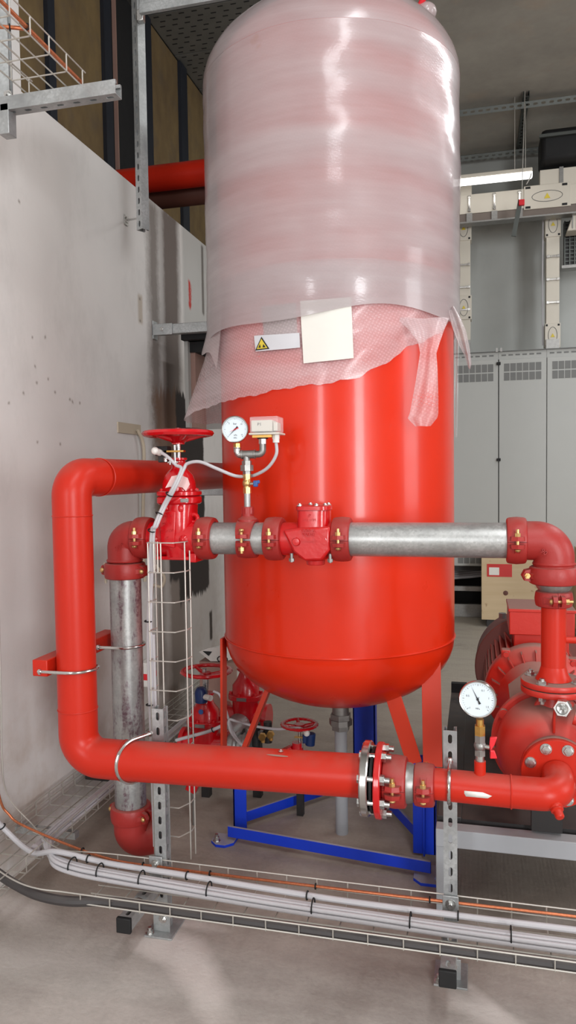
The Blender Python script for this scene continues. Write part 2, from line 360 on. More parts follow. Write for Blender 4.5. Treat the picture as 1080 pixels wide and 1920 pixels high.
        b = bmesh.new(); b.from_mesh(me); bmesh.ops.recalc_face_normals(b, faces=b.faces); b.to_mesh(me); b.free()
        if smooth:
            me.shade_smooth(); me.set_sharp_from_angle(angle=math.radians(smooth))
        COL.objects.link(o)
        if parent is not None: o.parent = parent; M0 = WM[parent.name]
        WM[o.name] = M0
        if bevel:
            bm = o.modifiers.new('bevel', 'BEVEL'); bm.width = bevel; bm.segments = 2; bm.limit_method = 'ANGLE'; bm.angle_limit = math.radians(40)
        if solid:
            sm = o.modifiers.new('solid', 'SOLIDIFY'); sm.thickness = solid
        if label: o['label'] = label
        return o
def tag(o, label, cat, group=None, kind=None):
    if label: o['label'] = label
    if cat: o['category'] = cat
    if group: o['group'] = group
    if kind: o['kind'] = kind
    return o
def thing(name, label, cat, loc=(0, 0, 0), rot=None, group=None):
    o = bpy.data.objects.new(name, None); COL.objects.link(o); o.empty_display_size = .05
    m = Matrix.Translation(V(loc)) @ (rot.to_4x4() if rot else Matrix.Identity(4)); o.matrix_world = m; WM[o.name] = m
    return tag(o, label, cat, group)
def struct(name, mb, mat, parent=None, **k):
    o = mb.build(name, mat, parent, **k)
    if parent is None: o['kind'] = 'structure'
    return o
def frame(xa, ya):
    x = V(xa).normalized(); y = V(ya); y = (y-x*y.dot(x)).normalized(); return Matrix((x, y, x.cross(y))).transposed()
FONT_CACHE = {}
def text_mb(txt, size, o, u, v, depth=.0006, align='CENTER'):
    key = (txt, size, depth, align)
    if key not in FONT_CACHE:
        cu = bpy.data.curves.new('t', 'FONT'); cu.body = txt; cu.size = size; cu.extrude = depth; cu.align_x = align; cu.align_y = 'CENTER'; cu.resolution_u = 2
        ob = bpy.data.objects.new('t', cu); COL.objects.link(ob)
        dg = bpy.context.evaluated_depsgraph_get(); dg.update(); me = bpy.data.meshes.new_from_object(ob.evaluated_get(dg))
        FONT_CACHE[key] = ([q.co.copy() for q in me.vertices], [tuple(pp.vertices) for pp in me.polygons])
        bpy.data.objects.remove(ob); bpy.data.meshes.remove(me)
    vs, fs = FONT_CACHE[key]; u, v = V(u).normalized(), V(v).normalized(); nn = u.cross(v); o = V(o)
    return MB().add([o+u*q.x+v*q.y+nn*q.z for q in vs], fs)

# ------------------------------------------------------------------ setting
XL, YB, ZC, XR, YF, XF = -1.75, 9.3, 5.3, 6.0, -6.0, -2.6
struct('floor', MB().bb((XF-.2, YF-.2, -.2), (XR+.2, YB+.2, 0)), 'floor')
struct('ceiling', MB().bb((-.62, YF-.2, ZC), (XR+.2, YB+.2, ZC+.2)), 'ceiling')
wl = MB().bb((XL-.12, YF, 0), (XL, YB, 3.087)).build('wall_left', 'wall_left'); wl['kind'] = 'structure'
yc = at(39, 150, X=XL).y
struct('wall_left_column', MB().bb((XL-.12, YF, 3.087), (XL, yc, ZC)), 'wall_left')
bpy.data.objects['wall_left_column'].name = 'trim_1'
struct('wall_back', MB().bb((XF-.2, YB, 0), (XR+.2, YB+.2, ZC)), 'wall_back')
fr = MB().bb((XR, YF, 0), (XR+.2, .8, ZC)).bb((XR, 3.4, 0), (XR+.2, YB, ZC)).bb((XR, .8, 0), (XR+.2, 3.4, 1.2)).bb((XR, .8, 4), (XR+.2, 3.4, ZC))
M['white_wall'] = paint('white_wall_paint', (165, 162, 158), .8, var=.03)
struct('wall_right', fr, 'white_wall')
fr = MB().bb((XF, YF-.2, 0), (-1.6, YF, ZC)).bb((-.8, YF-.2, 0), (4.05, YF, ZC)).bb((-1.6, YF-.2, 0), (-.8, YF, 1)).bb((-1.6, YF-.2, 3.8), (-.8, YF, ZC)).bb((4.05, YF-.2, 4.2), (5.75, YF, ZC)).bb((5.75, YF-.2, 0), (XR+.2, YF, ZC))
struct('wall_front', fr, 'white_wall')
# far left partition: mineral wool panels between dark steel members
far = MB().bb((XF-.25, YF, 0), (XF-.06, YB, ZC)).build('wall_far_left', 'dark'); far['kind'] = 'structure'
def yat(px, py): return at(px, py, X=XF).y
edges = [(1.2, yat(85, 150)), (yat(98, 150), yat(192, 200)), (yat(278, 150), yat(334, 200)), (yat(346, 200), yat(392, 300)), (yat(400, 300), YB)]
for a, b in edges: MB().bb((XF-.05, a, 2.2), (XF, b, ZC-.02)).build('panel', 'mineral', far)
for a, b in ((yat(85, 150), yat(98, 150)), (yat(192, 200), yat(205, 200)), (yat(264, 150), yat(279, 150)), (yat(334, 200), yat(346, 200)), (yat(392, 300), yat(400, 300))):
    MB().bb((XF-.04, a, 2.2), (XF+.03, b, ZC-.02)).build('steel_stud', 'darkblue_steel', far)
MB().bb((XF-.03, yat(218, 100), 2.2), (XF+.0, yat(219.5, 100), ZC-.02)).build('trim_strip', 'bracket_brown', far)
# perforated metal deck ceiling over the left aisle
deck = MB().bb((XF-.2, YF, ZC+.02), (-.64, YB, ZC+.15)).build('ceiling_deck', 'deck'); deck['kind'] = 'structure'; deck.name = 'ceiling_left'
WM['ceiling_left'] = WM['ceiling_deck']
yy = 2.2; k = 0
while yy < YB:
    MB().bb((XF, yy, ZC-.005), (-.64, yy+.585, ZC+.02)).build('deck_panel', 'deck', deck); k += 1
    yy += .6
sl = MB(); yy = 2.2
while yy < 8.5:
    for r in range(9):
        x = XF+.05+(r % 2)*.03
        while x < -.7:
            sl.bb((x, yy+.03+r*.065, ZC-.0065), (x+.045, yy+.042+r*.065, ZC-.0045)); x += .11
    yy += .6
o = sl.build('perforation', 'dark', deck, smooth=0); o['kind'] = 'stuff'

# ------------------------------------------------------------------ slotted strut channel
def slotplate(mb, L, w_, t, org, ux, uz, pitch=.05, slot=(.013, .03), phase=.5, round_=True):
    """plate in the plane ux (width) / uz (length) with stadium slots really cut through"""
    org, ux, uz = V(org), V(ux).normalized(), V(uz).normalized(); nn = ux.cross(uz)
    cells = int(L/pitch); z0 = 0
    pl = L/cells if cells else L
    sw, shh = slot; r = sw/2; hl = shh/2-r
    st = [(r*math.cos(a), hl+r*math.sin(a)) for a in (0, PI/4, PI/2, 3*PI/4, PI)] + [(r*math.cos(a), -hl+r*math.sin(a)) for a in (PI, 5*PI/4, 3*PI/2, 7*PI/4, 2*PI)]
    W, Q = w_/2, pl/2
    ou = [(W, hl), (W, Q), (0, Q), (-W, Q), (-W, hl), (-W, -hl), (-W, -Q), (0, -Q), (W, -Q), (W, -hl)]
    for i in range(cells):
        c = org+uz*(pl*(i+.5)); vs = []
        for rr, off in ((st, 0), (ou, 0), (ou, t), (st, t)): vs += [c+ux*q[0]+uz*q[1]+nn*off for q in rr]
        m = 10; fs = []
        for ring in range(4):
            for j in range(m):
                a, b = ring*m+j, ring*m+(j+1) % m; r2 = (ring+1) % 4
                fs.append((a, b, r2*m+(j+1) % m, r2*m+j))
        mb.add(vs, fs)
    return mb
def strut_mb(a, b, face, w_=.041, d=.041, t=.0025, sideslots=False, pitch=.05, slot=(.013, .03)):
    """C channel from a to b; 'face' = outward normal of the slotted web"""
    a, b = V(a), V(b); z = (b-a).normalized(); f = V(face); f = (f-z*f.dot(z)).normalized(); x = z.cross(f); L = (b-a).length
    mb = MB(); c0 = a+f*(d/2)
    slotplate(mb, L, w_, t, c0-f*t if x.cross(z).dot(f) > 0 else c0, x, z, pitch, slot)
    for s_ in (-1, 1):
        e = x*s_*(w_/2-t/2)
        if sideslots: slotplate(mb, L, d-t, t, a+x*s_*(w_/2-t)*1.0 + (x*t if s_ < 0 and False else V((0, 0, 0))), f, z, pitch, (.011, .026))
        else: mb.bar(a+e-f*(t/2), b+e-f*(t/2), t, d-t, up=f)
        mb.bar(a+x*s_*(w_/2-.0055)-f*(d/2-t/2), b+x*s_*(w_/2-.0055)-f*(d/2-t/2), .009, t, up=f)
        mb.bar(a+x*s_*(w_/2-.009)-f*(d/2-.006), b+x*s_*(w_/2-.009)-f*(d/2-.006), t, .010, up=f)
    return mb
def bolt(parent, p, d, r=.009, l=.012, mat='zinc', name='bolt', washer=True, local=False):
    p, d = V(p), V(d).normalized(); mb = MB()
    if washer: mb.cyl(p, p+d*.002, r*1.45, seg=16)
    mb.hexa(p+d*.002, p+d*(l*.62), r); mb.cyl(p+d*(l*.62), p+d*l, r*.62, seg=12)
    return mb.build(name, mat, parent, local=local)

# ------------------------------------------------------------------ pressure vessel
TX, TY, TR = -.578, 3.15, .488; TC = V((TX, TY, 0))
tank = thing('pressure_vessel', 'tall glossy red pressure vessel on blue floor stand, upper part wrapped in plastic', 'tank', (TX, TY, .04))
prof = []
for k in range(13):
    a = PI/2*(k/12); prof.append((TR*math.sin(a), .87-.295*math.cos(a)))
MB().lathe([(r, h) for r, h in prof] + [(TR, .876)], TC, seg=96).build('bottom_dish', 'tank', tank)
MB().lathe([(TR, .876), (TR, 3.15)] + [(TR*math.cos(PI/2*k/10), 3.15+.29*math.sin(PI/2*k/10)) for k in range(1, 11)], TC, seg=96).build('shell', 'tank', tank)
MB().torus(TC+V((0, 0, .873)), (0, 0, 1), TR+.0005, .0045, 96, 6).build('weld_seam', 'tank', tank)
MB().cyl(TC+V((.03, 0, 3.43)), TC+V((.03, 0, 3.52)), .04).build('top_nozzle', 'tank', tank)
# legs: angle-iron upright against the shell and a slanting flange under the dish
FL, FR, FB = V((-1.005, 2.965, 0)), V((-.175, 2.89, 0)), V((-.53, 3.66, 0))
def leg(topx, topY, bx, by_, sx, sY, wtop, flat):
    pass
# right front leg
tR = at(808, 1240, Y=2.97); bR = at(812, 1545, Y=2.93)
MB().bar(tR+V((0, 0, .0)), (bR.x, bR.y, .40), .075, .008, up=(0, 1, 0)).build('leg', 'leg_red', tank, bevel=.001)
a = at(735, 1312, Y=2.93); b = at(792, 1500, Y=2.93)
MB().bar((a.x, 2.93, a.z+.03), (at(777, 1440, Y=2.95).x, 2.95, .40), .062, .008, up=(0, 1, 0)).build('leg_brace', 'leg_red', tank, bevel=.001)
tL = at(419, 1195, Y=3.0); bL = at(422, 1550, Y=3.0)
MB().bar(tL, (bL.x, 3.0, .34), .010, .06, up=(0, 1, 0)).build('leg', 'leg_red', tank, bevel=.001)
a = at(504, 1303, Y=3.02); b = at(474, 1403, Y=3.0)
MB().bar((a.x, 3.02, a.z+.03), (at(452, 1475, Y=3.0).x, 3.0, .34), .02, .06, up=(0, 1, 0)).build('leg_brace', 'leg_red', tank, bevel=.001)
a = at(685, 1320, Y=3.58); MB().bar((a.x, 3.58, .68), (a.x, 3.60, .5), .10, .05, up=(0, 1, 0)).build('leg', 'leg_red', tank, bevel=.002)
# outlet with union under the dish
a = at(637, 1325, Y=3.1); px = V((a.x, 3.12, 0))
MB().cyl(px+V((0, 0, .52)), px+V((0, 0, .60)), .036).build('outlet_nipple', 'steel', tank)
out = thing('outlet_pipe', 'silver pipe with hexagonal union hanging below the red vessel bottom', 'pipe', px)
MB().cyl(px+V((0, 0, .0)), px+V((0, 0, .47)), .027).build('pipe', 'greybeam', out)
MB().hexa(px+V((0, 0, .50)), px+V((0, 0, .525)), .046).hexa(px+V((0, 0, .455)), px+V((0, 0, .48)), .04).cyl(px+V((0, 0, .478)), px+V((0, 0, .502)), .05, seg=8).build('union', 'steel', out)
# labels under the wrap
def ang_px(xp): return math.asin(max(-1, min(1, (xp-636)/219.0)))
A0 = math.atan2(-TY, -TX)
def cpt(xp, z, r): a = A0+ang_px(xp); return V((TX+r*math.cos(a), TY+r*math.sin(a), z))
def zpx(xp, yp, r=TR+.03):
    a = A0+ang_px(xp); return at(xp, yp, Y=TY+r*math.sin(a)).z
def cyl_patch(quad, r, name, mat, parent, n_=8, thick=.0006, label=None):
    mb = MB(); vs = []; (x0, y0), (x1, y1), (x2, y2), (x3, y3) = quad; m = 6
    for off in (0, thick):
        for j in range(m+1):
            v = j/m
            for i in range(n_+1):
                u = i/n_
                xx = (x0*(1-u)+x1*u)*(1-v)+(x3*(1-u)+x2*u)*v; yy = (y0*(1-u)+y1*u)*(1-v)+(y3*(1-u)+y2*u)*v
                vs.append(cpt(xx, zpx(xx, yy), r+off+.0008*math.sin(u*9+v*5)))
    W = n_+1; K = W*(m+1); fs = []
    for j in range(m):
        for i in range(n_):
            q = j*W+i; fs.append((q, q+1, q+W+1, q+W)); fs.append((K+q, K+q+W, K+q+W+1, K+q+1))
    rim = [i for i in range(W)]+[W*j+W-1 for j in range(1, m+1)]+[W*m+i for i in range(W-2, -1, -1)]+[W*j for j in range(m-1, 0, -1)]
    for i in range(len(rim)): a_, b_ = rim[i], rim[(i+1) % len(rim)]; fs.append((a_, b_, K+b_, K+a_))
    return mb.add(vs, fs).build(name, mat, parent, label=label)
cyl_patch([(514, 570), (573, 563), (574, 622), (518, 628)], TR+.004, 'rating_plate', 'greylabel', tank, label='grey rating plate under the film')
cyl_patch([(506, 627), (580, 622), (581, 650), (508, 657)], TR+.0215, 'warning_sticker', 'whitelabel', tank, label='white sticker with yellow warning triangle')
cyl_patch([(582, 562), (660, 556), (663, 671), (586, 680)], TR+.0225, 'document_sheet', 'paper', tank, label='cream paper sheet taped on the wrap')
def tri_patch(p3, r, mat):
    z_ = [cpt(x, zpx(x, y), r) for x, y in p3]; o_ = [cpt(x, zpx(x, y), r+.0006) for x, y in p3]
    MB().rings([z_, o_]).build('warning_triangle', mat, tank)
tri_patch([(508, 655), (532, 652), (519, 629)], TR+.0232, 'ink'); tri_patch([(511, 652.5), (529, 650.5), (519, 633)], TR+.0240, 'yellow')
tri_patch([(514, 650), (518, 649.5), (516.5, 643)], TR+.0248, 'ink'); tri_patch([(521, 649.3), (526, 648.8), (522.5, 643)], TR+.0248, 'ink')
# ------------------------------------------------------------------ plastic wrapping
wrap = thing('plastic_wrapping', 'pinkish translucent stretch film and bubble wrap around the top of the red vessel', 'wrapping', (TX, TY, 1.8))
def uvmesh(name, mat, grid, parent, uvs, solid=0):
    m, n_ = len(grid), len(grid[0]); vs = [q for r in grid for q in r]; fs = []
    for j in range(m-1):
        for i in range(n_-1): fs.append((j*n_+i, j*n_+i+1, (j+1)*n_+i+1, (j+1)*n_+i))
    me = bpy.data.meshes.new(name); inv = WM[parent.name].inverted(); me.from_pydata([inv @ q for q in vs], [], fs)
    ul = me.uv_layers.new(name='UVMap'); fl = [q for r in uvs for q in r]
    for lp in me.loops: ul.data[lp.index].uv = fl[lp.vertex_index]
    me.materials.append(M[mat]); me.shade_smooth(); o = bpy.data.objects.new(name, me); COL.objects.link(o); o.parent = parent; WM[o.name] = WM[parent.name]
    return o
from mathutils import noise as mn
def edge_z(a):
    # a: angle relative to the camera-facing line, -pi..pi ; lower edge height of the skirt
    T = [(-3.15, 1.86), (-2.2, 1.80), (-1.57, 1.79), (-1.1, 1.83), (-.86, 1.845), (-.17, 1.874), (.11, 1.89), (.30, 1.935), (.60, 2.02), (.85, 2.07), (1.1, 2.14), (1.3, 2.2), (1.57, 2.22), (2.2, 2.12), (3.15, 1.86)]
    for i in range(len(T)-1):
        if T[i][0] <= a <= T[i+1][0]:
            t = (a-T[i][0])/(T[i+1][0]-T[i][0]); t = t*t*(3-2*t); return T[i][1]*(1-t)+T[i+1][1]*t
    return 1.86
def wrap_pt(a, z, extra=0):
    left = max(0, -math.sin(a)); q = mn.noise(V((a*1.3, z*3.0, 2.0)))
    fold = .0014*math.sin(z*42+a*2.2+3*q)*(.4+abs(q)) + .004*q + .0012*math.sin(z*17-a*1.1+2*q)
    r = TR+.014+.026*left+fold+extra
    return r
def shell_grid(name, mat, zf0, zf1, na, nz, rf, a0=-PI, a1=PI):
    G, U = [], []
    for j in range(nz+1):
        row, ur = [], []
        for i in range(na+1):
            a = a0+(a1-a0)*i/na; z0, z1 = zf0(a), zf1(a); z = z0+(z1-z0)*j/nz; r = rf(a, z, j/nz)
            row.append(V((TX+r*math.cos(A0+a), TY+r*math.sin(A0+a), z))); ur.append((a*TR, z))
        G.append(row); U.append(ur)
    return uvmesh(name, mat, G, wrap, U)
def up_edge(a): return 2.125+.025*math.sin(a*1.7+.5)+.012*math.sin(a*5)
shell_grid('stretch_film', 'film', up_edge, lambda a: 3.14, 160, 110, lambda a, z, t: wrap_pt(a, z, .013))
# dome part of the film
G, U = [], []
for j in range(15):
    t = PI/2*j/14; row, ur = [], []
    for i in range(161):
        a = -PI+2*PI*i/160; r = (wrap_pt(a, 3.14, .013))*math.cos(t)+.0005+.006*mn.noise(V((a*3, t*5, 0)))*math.cos(t)*math.sin(t); z = 3.14+.31*math.sin(t)
        row.append(V((TX+r*math.cos(A0+a), TY+r*math.sin(A0+a), z))); ur.append((a*TR, 3.14+.45*math.sin(t)))
    G.append(row); U.append(ur)
uvmesh('top_film', 'film', G, wrap, U)
def skirt_r(a, z, t):
    r = TR+.012+.006*mn.noise(V((a*3, z*5, 5)))
    drop = max(0, 2.2-z)/.4
    lf = math.exp(-((a+1.75)/.62)**2); r += lf*(.02+.15*drop**1.2) + .012*drop*math.sin(a*11+z*6)*lf
    r += .006*math.exp(-((a-.5)/.5)**2)*math.sin((z-a*.35)*40)
    return r
shell_grid('bubble_wrap_skirt', 'bubble', lambda a: edge_z(a)+.003*math.sin(a*23)+.002*math.sin(a*61), lambda a: 2.32, 220, 60, skirt_r)
# second looser layer at left
def sk2(a, z, t):
    d = max(0, 2.3-z)/.45; return TR+.03+.14*d**1.5*math.exp(-((a+1.75)/.8)**2)+.008*math.sin(a*9+2)*d
shell_grid('loose_film', 'film_loose', lambda a: 1.93+.17*math.sin((a+2.6)*1.6)**2+.02*math.sin(a*15), lambda a: 2.3, 60, 30, sk2, -2.9, -1.0)
# hanging torn strips
def strip(rows, name='torn_strip', mat='bubble', lab=None):
    G, U = [], []; n_ = 12
    for j, (xl, xr, y, Y) in enumerate(rows):
        p, q = at(xl, y, Y=Y), at(xr, y, Y=Y); row, ur = [], []
        for i in range(n_+1):
            t = i/n_; v = p.lerp(q, t)+V((0, -.012*math.sin(t*PI*3+j*.5), 0)); row.append(v); ur.append(((p.lerp(q, t)-p).length, v.z))
        G.append(row); U.append(ur)
    return uvmesh(name, mat, G, wrap, U)
strip([(742, 842, 596, 2.78), (768, 832, 620, 2.75), (784, 824, 642, 2.74), (788, 818, 662, 2.72), (784, 820, 690, 2.71), (779, 821, 720, 2.70), (773, 822, 750, 2.70), (768, 822, 775, 2.70), (764, 820, 784, 2.70), (778, 808, 799, 2.70)])
strip([(838, 852, 575, 2.98), (842, 864, 596, 2.97), (850, 874, 620, 2.96), (862, 880, 650, 2.95), (870, 882, 665, 2.95), (875, 884, 682, 2.95), (879, 882, 692, 2.95)], mat='film_loose')
mb = at(850, 700, Y=3.1)
strip([(852, 860, 600, 3.15), (851, 861, 640, 3.15), (852, 860, 700, 3.15), (851, 859, 760, 3.15), (853, 857, 820, 3.15)], mat='film_clip')
a = at(798, 14, Y=3.15); MB().sphere((a.x, 3.15, a.z-.02), .045, (1, 1, .8), 12, 8).build('knotted_end', 'film_loose', wrap)
MB().cyl((a.x-.02, 3.13, a.z), (a.x+.01, 3.1, a.z+.035), .012).build('red_cap', 'redplastic', wrap)

# ------------------------------------------------------------------ blue stand
st = thing('vessel_stand', 'blue painted steel floor frame carrying the red vessel legs', 'stand', (TX, TY, 0))
def angle_post(x, y, h, s, r=1):
    mb = MB().bb((x-.045, y-.04, .012), (x+.045, y-.032, h)).bb((x-.045 if s < 0 else x+.037, y-.04, .012), (x-.037 if s < 0 else x+.045, y+.05, h)).bb((x-.004, y-.06, .012), (x+.004, y-.03, h))
    return mb.build('post', 'blue', st, bevel=.0015)
pr = at(793, 1600, Z=.02); angle_post(pr.x+.005, pr.y+.05, .42, 1)
pl = at(450, 1550, Z=.02); MB().bb((pl.x-.03, pl.y, .012), (pl.x+.03, pl.y+.008, .35)).bb((pl.x-.03, pl.y, .012), (pl.x-.022, pl.y+.06, .35)).build('post', 'blue', st, bevel=.0015)
pb = at(685, 1400, Y=3.64); MB().bb((pb.x-.055, 3.60, .012), (pb.x+.055, 3.61, .53)).bb((pb.x-.055, 3.6, .012), (pb.x-.047, 3.67, .53)).bb((pb.x+.047, 3.6, .012), (pb.x+.055, 3.67, .53)).build('post', 'blue', st, bevel=.0015)
f0 = at(428, 1558, Z=.05); f1 = at(808, 1626, Z=.05); f2 = V((pb.x, 3.62, .05))
MB().bar(f0, f1, .012, .045).build('front_rail', 'blue', st, bevel=.001)
MB().bar(V((pl.x, pl.y+.02, .05)), f2, .012, .045).build('side_rail', 'blue', st, bevel=.001)
MB().bar(V((pr.x, pr.y+.05, .05)), f2, .012, .045).build('side_rail', 'blue', st, bevel=.001)
def footplate(p, w_, d, name='foot_plate', ch=.03):
    poly = [(-w_, -d+ch), (-w_+ch, -d), (w_-ch, -d), (w_, -d+ch), (w_, d), (-w_, d)]
    MB().prism(poly, V(p), (1, 0, 0), (0, 1, 0), .012).build(name, 'blue', st, bevel=.001)
footplate((f0.x-.02, f0.y-.0, 0), .05, .05); footplate((f1.x-.005, f1.y+.02, 0), .06, .07); footplate((pb.x, 3.64, 0), .08, .08)
for q in ((f0.x-.045, f0.y-.02), (f1.x+.03, f1.y-.01)): bolt(st, (q[0], q[1], .012), (0, 0, 1), .011, .03)

# ------------------------------------------------------------------ couplings and fittings
def coupling(p, ax, ear, r, label, width=.062, mat='coupling_red', group=None, ears=2, name='grooved_coupling', thick=.017):
    """grooved pipe coupling: two housings with bolted ears. ax pipe axis, ear = direction of the ears"""
    ax, ear = V(ax).normalized(), V(ear).normalized(); bd = ax.cross(ear).normalized()
    R = Matrix((ax, ear, bd)).transposed(); t = thing(name, label, 'pipe coupling', p, R, group)
    ro = r+thick; w2 = width/2
    pr_ = [(r+.001, -w2), (ro-.007, -w2), (ro-.002, -w2+.003), (ro, -w2+.009), (ro+.002, 0), (ro, w2-.009), (ro-.002, w2-.003), (ro-.007, w2), (r+.001, w2)]
    for sgn in (-1, 1):
        mb = MB(); R_ = []
        for k in range(25):
            a = math.radians(.5)+(PI-math.radians(1))*k/24
            R_.append([V((h, rr*math.cos(a), sgn*rr*math.sin(a))) for rr, h in pr_])
        mb.rings(R_)
        for e in ((1, -1) if ears == 2 else (1,)):
            # ear lug: stands off the ring, carries the bolt
            pts = [(-w2*.8, 0), (w2*.8, 0), (w2*.62, .022), (0, .031), (-w2*.62, .022)]
            o = V((0, e*(ro-.006), sgn*.006)); a_ = [o+V((q[0], e*q[1], 0)) for q in pts]; b_ = [o+V((q[0]*.92, e*q[1]*.9, sgn*.013)) for q in pts]; mb.rings([a_, b_])
            # ramp rib behind the lug
            c_ = V((0, e*(ro-.004), sgn*.012)); mb.rings([[c_+V((-.01, 0, 0)), c_+V((.01, 0, 0)), c_+V((.008, e*.012, sgn*.004)), c_+V((-.008, e*.012, sgn*.004))], [c_+V((-.01, -e*.01, sgn*.03)), c_+V((.01, -e*.01, sgn*.03)), c_+V((.008, -e*.002, sgn*.022)), c_+V((-.008, -e*.002, sgn*.022))]])
        mb.build('housing', mat, t, local=True, smooth=40)
    for e in ((1, -1) if ears == 2 else (1,)):
        y = e*(ro+.009); mb = MB().cyl((0, y, -.042), (0, y, .026), .0052, seg=10)
        mb.sphere((0, y, .024), .0095, (1, 1, .7), 12, 6)
        mb.build('bolt', 'zincy', t, local=True)
        MB().hexa((0, y, -.030), (0, y, -.019), .0095).build('nut', 'zincy', t, local=True)
    return t
def pad(n_, r_):  # small polygon helper
    return [(r_*math.cos(2*PI*k/n_), r_*math.sin(2*PI*k/n_)) for k in range(n_)]

YU, ZU = 2.5, 1.331; R4 = .0575   # upper header
YL, ZL = 2.2, .632; R5 = .064     # lower header
def ux(px): return at(px, 1010, Y=YU).x
def lx(px): return at(px, 1450, Y=YL).x
XG = at(239, 1250, Y=YU).x        # riser at the left
# galvanised vertical pipe and its bottom elbow
ztop = at(239, 1068, Y=YU).z; zbot = at(245, 1515, Y=YU).z
tag(MB().cyl((XG, YU, zbot-.02), (XG, YU, ztop+.02), R4, seg=40).build('galvanised_riser', 'galv_v'), 'mottled galvanised steel vertical pipe behind the red pipe at left', 'pipe')
coupling((XG, YU, zbot-.015), (0, 0, -1), (1, -.35, 0), R4, 'red coupling at the foot of the vertical galvanised pipe', .06)
el = thing('bottom_elbow', 'red grooved elbow below the vertical galvanised pipe near the floor', 'pipe elbow', (XG, YU, .08))
zz = zbot-.045
MB().tube(fillet([(XG, YU, zz+.02), (XG, YU, zz-.075), (XG+.085, YU+.06, zz-.075)], .06, 10), R4+.007, 28).build('bend', 'coupling_red', el)
d_ = V((.085, .06, 0)).normalized(); e_ = V((XG+.085, YU+.06, zz-.075))
MB().torus(e_-d_*.004, d_, R4+.003, .010, 28, 8).build('rim', 'coupling_red', el)
MB().cyl(e_-d_*.01, e_+d_*.016, R4+.009, seg=28).build('end_cap', 'coupling_red', el)
# upper left elbow
el = thing('grooved_elbow', 'dusty red grooved elbow joining vertical galvanised pipe to the gate valve', 'pipe elbow', (XG, YU, ztop+.03))
xe = ux(262)
MB().tube(fillet([(XG, YU, ztop+.03), (XG, YU, ZU), (xe+.01, YU, ZU)], .1, 14), R4+.004, 36).build('bend', 'coupling_red', el)
MB().torus((XG, YU, ztop+.035), (0, 0, 1), R4+.003, .006, 32, 6).build('rim', 'coupling_red', el)
text_mb('90°', .028, (XG+.012, YU-R4-.004, ZU-.03), (1, 0, .5), (-.5, 0, 1), .0015).build('raised_mark', 'coupling_red', el)
coupling((XG, YU, ztop-.002), (0, 0, -1), (1, -.12, 0), R4, 'red coupling on top of the vertical galvanised pipe', .058)
text = text_mb('AQUA', .02, (XG, YU-R4-.0195, ztop), (1, 0, 0), (0, 0, 1), .0012)
coupling((ux(271), YU, ZU), (1, 0, 0), (0, -1, 0), R4, 'red coupling between the dusty red elbow and the gate valve')
coupling((ux(388), YU, ZU), (1, 0, 0), (0, -1, 0), R4, 'red coupling right of the gate valve, before the short grey pipe')
tag(MB().cyl((ux(385), YU, ZU), (ux(530), YU, ZU), R4-.001, seg=40).build('short_galvanised_pipe', 'galv'), 'short galvanised pipe length between the gate valve and the check valve', 'pipe')
coupling((ux(516), YU, ZU), (1, 0, 0), (0, -1, 0), R4, 'red coupling just left of the check valve')
coupling((ux(642), YU, ZU), (1, 0, 0), (0, -1, 0), R4, 'red coupling just right of the check valve')
tag(MB().cyl((ux(645), YU, ZU), (ux(965), YU, ZU), R4, seg=48).build('long_galvanised_pipe', 'galv'), 'long shiny galvanised horizontal pipe crossing in front of the red vessel', 'pipe')
coupling((ux(968), YU, ZU), (1, 0, 0), (0, -1, 0), R4, 'red coupling at the right end of the long galvanised pipe')
# mechanical tee clamp
xt = ux(465)
mt = thing('branch_clamp', 'dark red clamp saddle with threaded branch under the small gauge pipework', 'pipe clamp', (xt, YU, ZU-.08), None)
for sgn in (-1, 1):
    mb = MB(); R_ = []
    for k in range(25):
        a = math.radians(3)+(PI-math.radians(6))*k/24; wv_ = .024+.008*math.sin(a)
        R_.append([V((xt+h, YU+rr*math.cos(a), ZU+sgn*rr*math.sin(a))) for rr, h in ((R4, -wv_), (R4+.009, -wv_), (R4+.012, 0), (R4+.009, wv_), (R4, wv_))])
    mb.rings(R_)
    for e in (-1, 1):
        o = V((xt, YU+e*(R4+.003), ZU+sgn*.008)); pts = [(-.024, 0), (.024, 0), (.02, .022), (0, .03), (-.02, .022)]
        mb.rings([[o+V((q[0], e*q[1], 0)) for q in pts], [o+V((q[0]*.9, e*q[1]*.9, sgn*.012)) for q in pts]])
    mb.build('saddle', 'coupling_red', mt)
for e in (-1, 1):
    MB().cyl((xt, YU+e*(R4+.018), ZU-.045), (xt, YU+e*(R4+.018), ZU+.034), .0055, seg=10).sphere((xt, YU+e*(R4+.018), ZU+.034), .01, (1, 1, .7), 10, 6).build('bolt', 'zincy', mt)
    MB().hexa((xt, YU+e*(R4+.018), ZU-.036), (xt, YU+e*(R4+.018), ZU-.024), .0105).build('nut', 'zincy', mt)
MB().lathe([(.036, 0), (.036, .008), (.024, .016), (.021, .02), (.021, .052)], (xt, YU, ZU+R4+.002), seg=24).hexa((xt, YU, ZU+R4+.03), (xt, YU, ZU+R4+.05), .0235).build('threaded_branch', 'coupling_red', mt)

